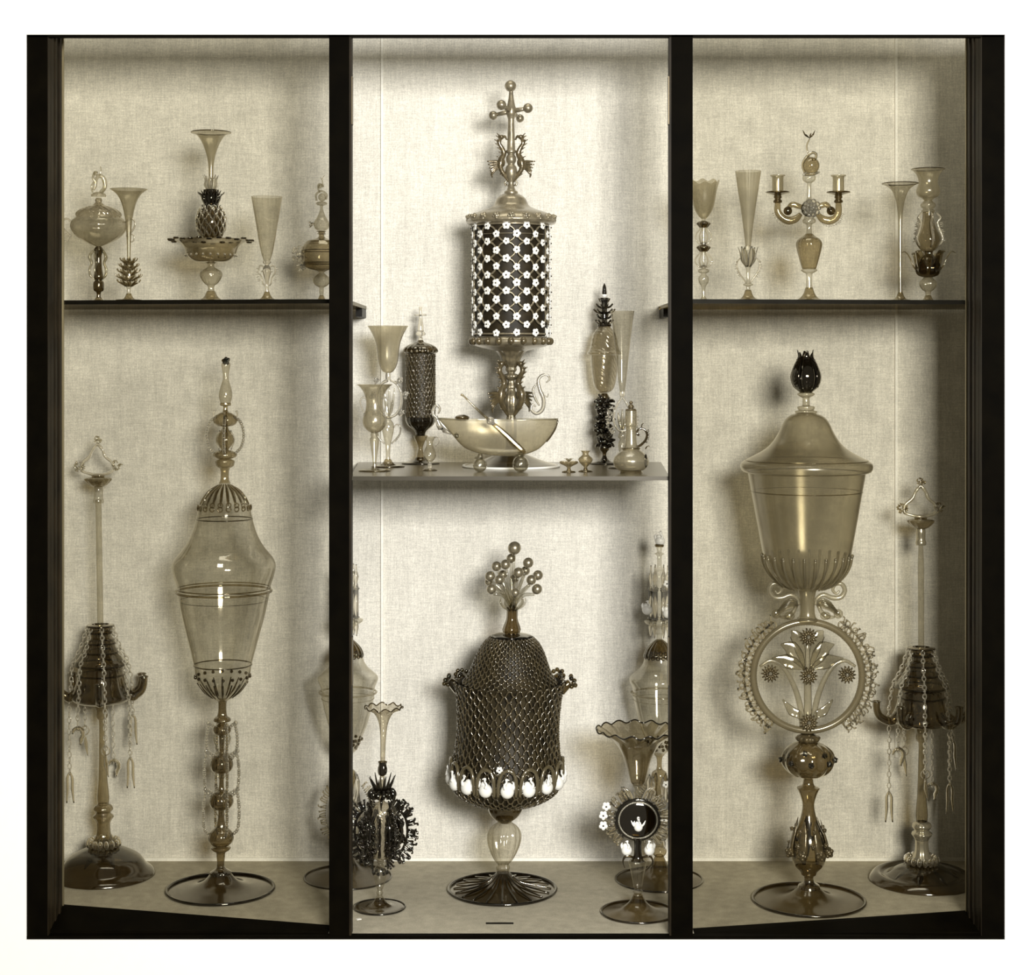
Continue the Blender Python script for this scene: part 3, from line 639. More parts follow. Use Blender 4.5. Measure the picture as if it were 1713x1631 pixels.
# ================================================================== TWIN GOBLETS BEHIND THE UPRIGHTS
def twin(px, base, label, off, swans):
    v = V('covered_goblet', label, 'goblet', px, 0, base=base); u = off
    v.foot(72.5, base-42, 6, 'foot2', 'foot', rt=1.6)
    s = v.la('stem', 'smoke', [(base-40, 7), (1432+u, 8), (1426+u, 12), (1421+u, 12), (1417+u, 8), (1408+u, 9), (1403+u, 6), (1340+u, 8), (1312+u, 12), (1302+u, 14), (1292+u, 12), (1286+u, 5), (1268+u, 5), (1262+u, 9)], seg=32)
    rnd = random.Random(11)
    for i in range(6):
        m = MB(); m.at(a=i*math.pi/3+.25)
        m.tube([(17, 0, 1400+u), (19, 0, 1380+u), (17, 0, 1345+u)], [5.5, 5.5, 5], n=10)
        m.tube([(17, 0, 1345+u), (18, 0, 1326+u), (17, 0, 1308+u), (16.5, 0, 1296+u)], [6, 2.5, 4.5, 1], n=8)
        m.ring((17, 0, 1343+u), 6, 1.2, seg=12, n=5)
        m.tube([(17, 0, 1398+u), (24, 0, 1404+u), (24, 0, 1413+u)], [2, 2.4, 1], n=5)
        v.add('stem_tube', m, 'bright', s)
    for sg in (1, -1):
        m = MB(); m.at(mx=sg)
        fringe(m, [(22, 0, 1402+u), (33, 0, 1385+u), (37, 0, 1362+u), (33, 0, 1338+u), (23, 0, 1318+u)], [(.7, 0, .7), (1, 0, .4), (1, 0, 0), (1, 0, -.4), (.6, 0, -.8)], 11, 1.1, 3.2, .8, rnd)
        v.add('crest', m, 'grey_crystal', s)
    c = v.la('bowl', 'clear', [(1262+u, 8), (1256+u, 15), (1246+u, 20), (1236+u, 23.5), (1215+u, 32), (1190+u, 39), (1163+u, 45)], seg=64)
    m = MB()
    for k in range(3):
        for i in range(12-k*2): m.at(a=i*2*math.pi/(12-k*2)+k); m.berry((23-k*4, 0, 1238+k*7+u), 3.2)
    v.add('bowl_prunts', m, 'smoke', c)
    v.add('rim_ring', MB().ring((0, 0, 1160+u), 47.5, 1.8, seg=56).ring((0, 0, 1170+u), 44, .5, seg=56), 'pale', c)
    l = v.la('lid', 'clear', [(1160+u, 44), (1150+u, 46), (1140+u, 50), (1134+u, 50), (1127+u, 43), (1118+u, 33), (1108+u, 27), (1098+u, 24.5)], seg=64)
    m = MB().lathe([(1099+u, 25.5), (1094+u, 25), (1085+u, 21), (1076+u, 13), (1070+u, 6)], seg=72, flute=16, amp=.05)
    for i in range(18): m.at(a=i*2*math.pi/18); m.ring((25, 0, 1098+u), 3.2, 1, 'yz', seg=8, n=5)
    v.add('lid_cap', m, 'dark', l)
    v.la('finial_stem', 'clear', [(1070+u, 5), (1062+u, 5), (1057+u, 9), (1050+u, 12), (1042+u, 24), (1038+u, 25), (1034+u, 8), (1030+u, 6), (965+u, 7), (958+u, 10), (952+u, 5), (930+u, 4), (926+u, 8), (924+u, 4), (916+u, 5)], l)
    for i in range(6):
        m = MB(); m.at(a=i*math.pi/3+.1)
        m.tube([(14, 0, 1036+u), (14, 0, 988+u)], 4.2, n=10, sm=1)
        m.tube([(14, 0, 988+u), (14, 0, 976+u), (14, 0, 966+u), (14, 0, 956+u), (14, 0, 946+u)], [5, 2.2, 4.4, 1.6, 1.2], n=8)
        for q in (986, 1034): m.ring((14, 0, q+u), 5, 1.1, seg=12, n=5)
        m.tube([(14, 0, 1040+u), (14.5, 0, 1050+u), (15, 0, 1066+u)], [2.2, 4, .6], n=8)
        v.add('finial_tube', m, 'bright', l)
    if swans:
        me = swan_mesh(8.5, v.s); v.inst('swan', me, (1, 0, 905+u), parent=l)
        v.add('swan_stand', MB().lathe([(915+u, 7), (912+u, 8), (909+u, 5)], seg=16), 'dark', l)
        v.inst('swan', me, (-21, -8, 1019+u), parent=l); v.inst('swan', me, (12, -20, 1023+u), parent=l)
        fm = flower_mesh(6.5, v.s)
        v.inst('flower', fm, (11, -19, 974+u), parent=l); v.inst('flower', fm, (9, -22, 1307+u), parent=s); v.inst('flower', fm, (6, -22, 1366+u), parent=s)
twin(582, 1468, 'tall clear covered goblet mostly hidden behind the left upright', -2, False)
twin(1103, 1472, 'clear covered goblet with white swans on its lid, behind the right upright', 0, True)
# ================================================================== MIDDLE SHELF
def two_handled():
    v = V('two_handled_goblet', 'small hazy goblet with two loop handles, front left of the middle shelf', 'goblet', 626.5, Z_SHELF, base=788)
    v.foot(26, 782, 4, 'pale', 'smoke', rt=1)
    v.la('stem', 'pale', [(783, 4), (775, 3), (765, 4), (750, 6), (738, 7.5), (734, 8), (731, 6), (727, 7), (723, 5)])
    v.la('bowl', 'haze', [(724, 5), (721, 11), (714, 17.5), (706, 20), (697, 19), (687, 15.5), (676, 14), (666, 15), (656, 18.5), (648, 24), (643, 30.5)], seg=44)
    for sg in (1, -1):
        m = MB(); m.at(a=R(0 if sg < 0 else 180)); m.at(a=R(170 if sg > 0 else 25))
        m.tube([(14, 0, 667), (19, 0, 664), (24, 0, 670), (22, 0, 680), (17, 0, 692)], 1.3, n=7, sm=4); m.ball((17, 0, 694), 2.2)
        v.add('handle', m, 'bright')
two_handled()
def ring_points(cx, cz, rx, rz, a0, a1, n): 
    return [(cx+rx*math.cos(R(a0+(a1-a0)*i/(n-1))), 0, cz-rz*math.sin(R(a0+(a1-a0)*i/(n-1)))) for i in range(n)]
def wreath_goblet():
    v = V('wreath_goblet', 'flared grey goblet on a flower wreath stem, behind the two-handled goblet', 'goblet', 649, Z_SHELF, base=781)
    v.foot(27, 768, 5, 'smoke', 'foot', rt=1)
    v.la('stem', 'pale', [(769, 4), (762, 3.5), (745, 4.5), (733, 7), (718, 10), (708, 9), (702, 5), (699, 6), (696, 3)])
    v.la('bowl', 'haze', [(624, 4), (621, 9), (613, 14), (602, 17), (588, 18.5), (575, 20.5), (563, 24.5), (553, 29.5), (545, 34.5)], seg=44)
    m = MB().lathe([(636, 4), (630, 4.5), (624, 4)], seg=16)
    m.tube(ring_points(2, 667, 21, 31, 95, 445, 16), 2.4, n=8, bead=(2.6, .15))
    w_ = v.add('wreath_ring', m, 'bright')
    rnd = random.Random(4)
    for x, y in ((-20, 636), (19, 637), (29, 660), (21, 692), (-20, 690), (-25, 662)):
        m = MB(); cluster(m, (x, 0, y), 12, 6, 1.5, rnd); m.ball((x, 0, y), 4.5); v.add('flower_boss', m, 'bright', w_)
    m = MB()
    for sx, sz in ((-9, 655), (9, 655), (-6, 675), (6, 675), (0, 650)): m.leaf([(2, 0, 697), (2+sx*.6, 0, (697+sz)/2), (2+sx, 0, sz-6)], [1, 3, .8], flat=.3)
    v.add('plant', m, 'clear', w_)
    for sg in (0, 180):
        m = MB(); m.at(a=R(sg)); m.tube([(9, 0, 716), (15, 0, 710), (21, 0, 714), (20, 0, 725), (13, 0, 735), (6, 0, 742)], 1.3, n=6); beads_line(m, [(21, 0, 714), (20, 0, 726), (13, 0, 737)], 1.7, 3)
        v.add('handle', m, 'bright')
wreath_goblet()
def lattice_reliquary():
    v = V('lattice_cylinder_cup', 'dark netted cylindrical covered cup with a cross finial, left on the middle shelf', 'cup', 703.5, Z_SHELF, base=775.6)
    v.foot(31, 765, 8, 'dark', 'vdark', rt=1)
    v.la('stem', 'smoke', [(767, 7), (758, 5.5), (750, 3.8), (742, 6), (734, 10), (729, 12), (727, 8)])
    c = v.la('cup_base', 'vdark', [(729, 7), (722, 9), (717, 14), (712, 20), (705, 24), (698, 24.5)], flute=14, amp=.03, seg=56)
    b = v.la('liner', 'net_liner', [(698, 22), (590, 22)], sm=1)
    m = MB(); net(m, [(698, 23.3), (645, 23.3), (592, 23.3)], 22, 14, .95, 1.5); v.add('netting', m, 'net', b, kind='stuff')
    l = v.la('lid', 'dark', [(591, 25), (588, 28), (584, 27.5), (579, 23), (575, 15), (572, 6), (569, 4)], flute=16, amp=.04, seg=64)
    m = MB()
    for i in range(18): m.at(a=i*2*math.pi/18); m.ball((27, 0, 587.5), 2.4, u=6, v=5)
    v.add('lid_beads', m, 'gilt', l)
    v.la('finial', 'bright', [(572, 4), (566, 4), (563, 3), (560, 8), (557, 8), (554, 5.5), (545, 5), (535, 3.2), (516, 2.6), (513, 3.4)], l)
    v.add('cross_bar', MB().tube([(-10, 0, 527), (10, 0, 527)], 2, n=8, sm=1).tube([(0, -7, 527), (0, 7, 527)], 1.6, n=8, sm=1), 'bright', l)
lattice_reliquary()
def small_jug():
    v = V('small_jug', 'small clear jug on a ball stem, in front of the netted cylindrical cup', 'jug', 719, Z_SHELF, base=787)
    v.foot(12, 783, 3, 'pale', 'smoke', rt=.8)
    v.la('stem', 'bright', [(784, 3), (780, 3.6), (776, 3.4), (773, 2), (771, 4)])
    v.la('body', 'pale', [(772, 4), (768, 8), (762, 10.5), (754, 9.5), (746, 6), (739, 5.5), (733, 8), (730.5, 9)], seg=32)
    v.add('handle', MB().tube([(8, 0, 732), (14, 0, 731), (15, 0, 738), (9, 0, 747)], 1.2, n=6), 'bright')
small_jug()
def boat():
    v = V('boat_ewer', 'boat-shaped glass vessel on two ball feet with an oar, front of the middle shelf', 'vessel', 837, Z_SHELF, base=789.5)
    # hull: sections along its length
    st_ = [(-105, 700, 700.6, 1), (-97, 700, 708, 7), (-81, 701, 727, 15), (-60, 702, 749, 22), (-32, 702.5, 759.5, 27), (0, 702.5, 763, 29), (33, 702, 762, 28), (61, 701.5, 753, 24), (77, 701.2, 739, 18), (91, 701, 719, 10), (96, 701, 703, 1)]
    P = catmull([(a, b, c) for a, b, c, d in st_], 4); W = interp([d for *_, d in st_], len(P)); vs = []; fs = []; K = 14
    for i, p in enumerate(P):
        for j in range(K+1):
            t = math.pi*j/K; vs.append((p.x, W[i]*math.cos(t), p.y+(p.z-p.y)*math.sin(t)**.8))
    for i in range(len(P)-1):
        for j in range(K): a = i*(K+1)+j; fs.append((a, a+1, a+K+2, a+K+1))
    m = MB(); m.add(vs, fs); h = v.add('hull', m, 'haze')
    m = MB()
    for j in (0, K): m.tube([vs[i*(K+1)+j] for i in range(len(P))], 1.3, n=6, sm=1)
    v.add('gunwale', m, 'clear', h)
    v.add('stem_post', MB().tube([vs[i*(K+1)+K//2] for i in range(len(P)-9, len(P))], 1.6, n=6, sm=1), 'dark', h)
    # two ball feet in front, two behind
    for x, y, r in ((-34, 0, 11.5), (34, 0, 13.5)):
        for dy in (-12, 14):
            m = MB().ball((x, dy, v.base-r), r, u=16, v=10).ring((x-2, dy-1, v.base-2*r-1), r*.55, 1.5, 'xy', seg=12).ball((x, dy*.8, v.base-2*r-4), 4.5).tube([(x, dy*.8, v.base-2*r), (x+1, dy*.6, 761)], 3.5, n=8, sm=1)
            v.add('ball_foot', m, 'clear', h)
    m = MB().tube([(-61, -36, 661), (-40, -34, 682), (-18, -31, 702)], [1.4, 2, 2.4], n=8); m.tube([(-61, -36, 661), (-65, -36, 659)], 2, n=6, sm=1)
    m.leaf([(-14, -31, 706), (5, -31, 722), (24, -31, 740), (41, -31, 756)], [3, 4.5, 5, 4], side=(1, 0, -1), flat=.4)
    v.add('oar', m, 'smoke')
    v.add('oar_knot', MB().ball((-16, -31, 703), 6).ring((-16, -31, 703), 5.5, 1.5, 'xz', seg=12).ball((-12, -33, 707), 3.6), 'bright')
    m = MB().tube([(-102, 0, 702), (-112, 0, 694), (-112, 0, 684), (-106, 0, 678), (-101, 0, 684), (-104, 0, 692)], [2, 3, 2.6, 2.6, 2.4, 1.4], n=8)
    m.leaf([(-108, 0, 696), (-100, 0, 716), (-82, 0, 726)], [3, 5, 1.4], side=(1, 0, 1), flat=.4).leaf([(-105, 0, 700), (-96, 0, 712), (-84, 0, 722)], [2, 3, 1], flat=.4)
    v.add('prow_figure', m, 'bright', h)
    v.add('rim_cap', MB().lathe([(702, 11), (698, 12), (696, 10), (694, 5)], c=(-64, 0), seg=20), 'dark', h)
    v.add('mask', MB().berry((-73, -13, 728), 5), 'clear', h)
boat()
def flower_lattice_cup():
    v = V('flower_lattice_cup', 'tallest covered cup, dark cylinder latticed with white flowers, behind the boat vessel', 'cup', 855, Z_SHELF, base=781)
    v.la('foot', 'foot', [('B', 80), (778, 78), (772, 58), (765, 38), (758, 22), (752, 12), (745, 8)], seg=56)
    v.add('foot_rim', MB().ring((0, 0, v.base-1.8), 80, 2.2, seg=64), 'enamel', label='white foot rim')
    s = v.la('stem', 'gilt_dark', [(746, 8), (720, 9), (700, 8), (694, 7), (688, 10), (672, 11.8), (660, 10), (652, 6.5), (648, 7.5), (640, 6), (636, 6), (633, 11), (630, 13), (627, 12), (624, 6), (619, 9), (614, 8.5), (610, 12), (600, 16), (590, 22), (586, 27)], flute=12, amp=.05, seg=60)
    for i, a in enumerate((38, 142, 218, 322)):
        m = MB(); m.at(a=R(a), o=(0, 0, 697), k=1.45); seahorse(m, 1, wing=(i != 0)); v.add('sea_horse', m, 'bronze', s)
    m = MB().tube([(58, -20, 640), (64, -20, 634), (60, -20, 627), (51, -20, 628), (45, -20, 636), (48, -20, 652), (54, -20, 668), (52, -20, 684), (42, -20, 691), (33, -20, 684), (36, -20, 676), (41, -20, 680)], [1, 1.6, 2, 2.4, 2.8, 3.2, 3.6, 3.6, 3.2, 2.6, 2, 1.2], n=8, sm=4)
    m.tube([(44, -20, 640), (36, -20, 652), (41, -20, 668), (47, -20, 678)], [1.4, 2.2, 2.2, 1.4], n=6); m.tube([(52, -20, 655), (60, -20, 664), (62, -20, 658)], 1, n=5)
    v.add('dolphin_scroll', m, 'bright', s)
    v.la('lower_flange', 'gilt', [(587, 27), (583, 44), (580, 56), (576, 64), (571, 66.5), (566, 64), (563, 60)], seg=60)
    m = MB()
    for i in range(20): m.at(a=i*2*math.pi/20); m.ball((65.5, 0, 571), 6, (1, 1, 1.1), u=10, v=7)
    v.add('flange_beads', m, 'bronze')
    ln = v.la('liner', 'liner', [(563, 57), (377, 58)], sm=1, seg=48, label='dark inner cylinder')
    for q_, r_, t_ in ((559, 62.5, 1.7), (378, 63.5, 1.9), (394, 60, .8)): v.add('lattice_band', MB().ring((0, 0, q_), r_, t_, seg=56), 'gilt', ln)
    NR, NC = 14, 12; y0, y1 = 381, 557; dy = (y1-y0)/(NR-1); RR = 62.5; da = 2*math.pi/NC
    # one cane ring bent to the cylinder, reused
    m = MB(); P = []
    for i in range(20):
        t = 2*math.pi*i/20; ph = 14.6*math.cos(t)/RR; P.append((RR*math.sin(ph), -RR*math.cos(ph)+RR, 13.2*math.sin(t)))
    m.tube(P, 1.8, n=6, sm=1, closed=True); rm = mats(m.mesh('cane_ring', v.s), 'gilt')
    for k in range(1, NR-1, 2):
        for i in range(NC):
            a = (i+.5+.5*(k % 2))*da+.12; v.inst('cane_ring', rm, pol(RR, a, y0+k*dy), math.pi/2-a, parent=ln)
    me = flower_mesh(6.7, v.s)
    for k in range(NR):
        for i in range(NC):
            a = (i+.5*(k % 2))*da+.12; o = v.inst('white_flower', me, pol(RR+2.6, a, y0+k*dy+random.uniform(-1, 1)), math.pi/2-a, random.uniform(.92, 1.1), ln, random.uniform(0, 1.2))
    l = v.la('lid', 'gilt', [(377, 64), (375, 72), (371, 75), (366, 73), (361, 68), (356, 59), (352, 47), (348, 36), (343, 29.5), (338, 27), (332, 24), (327, 18), (324, 12)], seg=72, flute=24, amp=.006)
    for i in range(18):
        m = MB(); a = i*2*math.pi/18+.17; m.at(a=a); m.berry((70.5, 0, 366), 7.5); v.add('prunt', m, 'gilt', l)
    v.la('finial_stem', 'gilt', [(325, 11.5), (321, 11.5), (318, 8), (312, 5.5), (304, 5), (296, 9), (286, 10.5), (279, 9), (275, 6), (270, 8.5), (263, 8.5), (258, 6), (255, 8.5), (252, 8.5), (250, 7.2), (225, 6.2), (200, 5.4), (196, 6.5), (190, 8.5), (182, 8.5), (177, 7), (165, 4.6), (152, 3.2)], l)
    for a in (14, 166, 255, 300):
        if a in (14, 166):
            m = MB(); m.at(a=R(a), o=(0, 0, 304), k=1.22); seahorse(m); v.add('sea_horse', m, 'bronze', l)
    m = MB().tube([(4, 0, 300), (10, 0, 306), (7, 0, 311)], 1.6, n=5).tube([(-4, 0, 300), (-11, 0, 306), (-8, 0, 311)], 1.6, n=5); v.add('tail_curls', m, 'gilt', l)
    v.add('top_ball', MB().ball((-1, 0, 144), 9.7, u=20, v=14), 'gilt', l)
    for x, y, z, r in ((28, -14, 183, 8.2), (-16, -30, 180, 8.4), (-30, 8, 192, 7.6), (15, 30, 194, 7)):
        v.add('cross_arm', MB().tube([(0, 0, 186), (x*.9, y*.9, 186+(z-186)*.9)], [5, 3], n=8, sm=1), 'gilt', l)
        v.add('cross_ball', MB().ball((x, y, z), r, u=18, v=12), 'gilt', l)
flower_lattice_cup()
def dark_stem_goblet():
    v = V('covered_goblet', 'pale covered goblet with dark leafy stem, back right of the middle shelf', 'goblet', 1011, Z_SHELF, base=776)
    v.foot(24, 762, 3, 'vdark', 'vdark', rt=1)
    s = v.la('stem', 'dark', [(763, 3), (757, 4), (752, 8), (746, 8), (741, 5), (700, 5), (672, 6), (664, 8), (658, 5)])
    rnd = random.Random(9); m = MB()
    for k in range(9):
        for i in range(7):
            m.at(a=i*.9+k*.5); py = 742-k*9; rr = 12+rnd.random()*8; py += rnd.uniform(-4, 4)
            m.tube([(3, 0, py+3), (rr*.7, rnd.uniform(-4, 4), py), (rr, rnd.uniform(-5, 5), py-rnd.uniform(-6, 8))], [2.6, 3.4, 1.6], n=6, sm=2)
    v.add('leaf_sprays', m, 'vdark', s)
    v.la('bowl', 'swirl', [(657, 6), (653, 13), (645, 17.5), (630, 20.5), (610, 22.8), (594, 23.6)], seg=48)
    l = v.la('lid', 'swirl', [(593, 28), (590, 29), (587, 26.5), (580, 23.5), (568, 21.5), (557, 18), (549, 12), (544, 7)], seg=48)
    v.la('lid_cap', 'vdark', [(546, 12), (542, 11), (538, 5), (510, 5), (498, 7)], l)
    m = MB()
    for k in range(5):
        for i in range(8):
            m.at(a=i*math.pi/4+k*.4); py = 540-k*9; rr = (15, 14, 18, 15, 9)[k]
            m.tube([(3, 0, py+2), (rr*.7, 0, py), (rr, 0, py-5)], [2.2, 2, 1.6], n=5, sm=2)
    v.add('crown_leaves', m, 'dark', l)
    v.la('spike', 'vdark', [(494, 3), (490, 4), (486, 3.6), (480, 3), (474, .6)], l)
    v.la('spike_collar', 'enamel', [(497, 3), (494, 4.5), (492, 3)], l)
dark_stem_goblet()
def wreath_flute():
    v = V('wreath_flute', 'tall grey flute on a bright teardrop loop stem, behind the cruet on the middle shelf', 'glass', 1041, Z_SHELF, base=783)
    v.foot(23, 774, 4, 'smoke', 'foot', rt=1)
    v.la('stem', 'pale', [(775, 4), (765, 3.6), (752, 6), (742, 7), (735, 4.5), (731, 7), (725, 6), (721, 3)])
    v.la('bowl', 'pale', [(656, 4), (640, 6.4), (610, 9.4), (575, 13.2), (545, 16.7), (520, 20)], seg=40)
    m = MB().lathe([(664, 3.5), (660, 4.8), (655, 4.6)], seg=16)
    m.tube([(0, 0, 664), (-8, 0, 676), (-14, 0, 692), (-14, 0, 706), (-8, 0, 718), (0, 0, 722), (8, 0, 718), (14, 0, 706), (14, 0, 692), (8, 0, 676)], 2, n=8, sm=4, closed=True, bead=(2.6, .2))
    w_ = v.add('loop', m, 'bright')
    for sg in (1, -1):
        m = MB(); m.at(mx=sg); rnd = random.Random(2)
        for i in range(9):
            t = i/8; cluster(m, (16+8*math.sin(t*math.pi), 0, 684+t*38), 4, 4, 1.6, rnd)
        v.add('flower_crest', m, 'bright', w_)
    m = MB()
    for x, z in ((-7, 690), (7, 690), (0, 684), (-5, 704), (5, 704)): m.leaf([(0, 0, 719), (x*.7, 0, (719+z)/2), (x, 0, z)], [1, 3, 1], flat=.3)
    v.add('plant', m, 'pale', w_)
wreath_flute()
def cruet():
    v = V('cruet_jug', 'grey stoppered cruet with round body and curled handle, right end of the middle shelf', 'jug', 1055.5, Z_SHELF, base=791)
    v.la('foot', 'smoke', [('B', 20), (789, 19), (787, 15)], seg=40)
    b = v.la('body', 'haze', [(788, 16), (785, 23), (779, 28), (771, 30), (763, 27), (756, 20), (751, 13.5), (744, 10.5), (732, 9.3), (714, 8.6), (712, 10), (700, 10), (687, 9.6)], seg=48)
    v.add('neck_thread', MB().ring((0, 0, 750), 14.5, 1.2, seg=32, bead=(2.5, .3)), 'smoke', b)
    st2 = v.la('stopper', 'bronze', [(687, 9.8), (684.5, 8.5), (683, 4), (681, 5.5), (678, 4.2), (676, 2), (674, 3.4), (672, 2.6), (670.5, .8)])
    m = MB().tube([(9, 0, 748), (17, 0, 744), (25, 0, 735), (26.5, 0, 724), (20, 0, 717), (12, 0, 719), (10, 0, 726), (14, 0, 728)], [1.8, 2.2, 2.2, 2.2, 2, 2, 1.8, 2], n=8)
    fringe(m, [(22, 0, 741), (27.5, 0, 731), (26, 0, 720)], [(1, 0, .5), (1, 0, 0), (1, 0, -.5)], 3.5, .7, 3); m.tube([(17, 0, 716), (19, 0, 709), (21, 0, 708)], 1, n=5); m.tube([(24, 0, 751), (28, 0, 746), (31, 0, 747)], 1.2, n=5)
    v.add('handle', m, 'dark')
    v.add('side_medallion', MB().at(a=R(28)).ball((27, 0, 770), 9, (.25, .6, 1.3)), 'vdark', b)
cruet()
def tiny():
    v = V('miniature_candlestick', 'tiny glass cup with petalled rim on the middle shelf, just right of the boat', 'cup', 951.5, Z_SHELF, base=790)
    v.foot(11, 784, 3, 'smoke', 'smoke', rt=.8)
    v.la('bowl', 'smoke', [(786, 3), (782, 3), (779, 7), (776, 13), (773, 15), (771.5, 14)], flute=8, amp=.06, seg=48)
    m = MB()
    for i in range(6): m.at(a=i*math.pi/3); m.leaf([(0, 0, 773), (5, 0, 768), (8, 0, 767)], [1, 2.6, .8], side=(0, 1, 0), flat=.4)
    v.add('petals', m, 'pale')
    v = V('miniature_vase', 'tiny round-bellied glass vase on the middle shelf, left of the cruet', 'vase', 979.5, Z_SHELF, base=789)
    v.foot(11.5, 783, 3, 'smoke', 'smoke', rt=.8)
    v.la('body', 'smoke', [(785, 3), (781, 3), (778, 6), (773, 10.5), (768, 12.2), (764, 9), (761, 5.5), (757, 5.5), (754, 8.6)], seg=36)
tiny()
# ================================================================== UPPER RIGHT SHELF
def loop_goblet():
    v = V('loop_stem_goblet', 'wavy-rimmed goblet on a stem of stacked loops, leftmost on the upper right shelf', 'goblet', 1177, Z_SIDE, .2)
    v.foot(20, 496, 3, 'pale', 'smoke', rt=.8)
    v.la('stem', 'clear', [(497, 3), (480, 3.6), (472, 8), (464, 8.5), (458, 4), (455, 9), (451, 9), (448, 2.5), (412, 2.5), (375, 3), (366, 3.5)])
    v.la('bowl', 'haze', [(366, 4), (361, 9), (352, 14.5), (340, 18.5), (322, 21.5), (303, 25.5)], seg=64, ruffle=(8, 2.2, 16, 0))
    for y0, y1, w_ in ((374, 409, 13), (414, 448, 14)):
        for a in (5, 65, 125, 185, 245, 305):
            m = MB(); m.at(a=R(a)); m.tube([(1.5, 0, y0), (6, 0, y0+9), (w_, 0, y0+20), (w_-2, 0, y1-6), (6, 0, y1-1), (1, 0, y1-4)], 1.2, n=6, sm=3); v.add('stem_loop', m, 'bright')
        v.add('knop', MB().lathe([(y0+7, 6), (y0+3, 9), (y0, 11), (y0-3, 8), (y0-5, 3)], seg=24, flute=6, amp=.12), 'dark')
loop_goblet()
def fluted_flute():
    v = V('tall_flute', 'tall milky ribbed flute with one loop handle on its stem, upper right shelf', 'glass', 1251.5, Z_SIDE, .15)
    v.foot(23, 485, 5, 'smoke', 'foot', rt=.9)
    v.la('stem', 'clear', [(487, 4), (479, 3.6), (477, 8), (475, 8), (473, 3.6), (450, 3.6), (445, 6), (436, 9), (428, 11), (420, 11.5), (415, 8), (411, 5)])
    v.la('bowl', 'milky', [(412, 4.6), (400, 5.8), (385, 7.6), (362, 10.5), (340, 13.6), (315, 17.5), (286, 21.6)], flute=20, amp=.012, seg=80)
    m = MB()
    for i in range(6): m.at(a=i*math.pi/3+.3); m.leaf([(4, 0, 446), (11, 0, 436), (13, 0, 424), (17, 0, 413)], [2, 4.5, 4, 1.4], side=(0, 1, 0), flat=.3)
    v.add('calyx', m, 'bright')
    for a in (0, 205):
        m = MB(); m.at(a=R(a)); m.tube([(6, 0, 434), (13, 0, 432), (19, 0, 438), (19, 0, 448), (13, 0, 460), (7, 0, 468), (4, 0, 473)], 1.3, n=6); fringe(m, [(17, 0, 436), (20, 0, 446), (13, 0, 461)], [(1, 0, -.4), (1, 0, .1), (1, 0, .6)], 3, .6, 3.2); v.add('handle', m, 'bright')
fluted_flute()
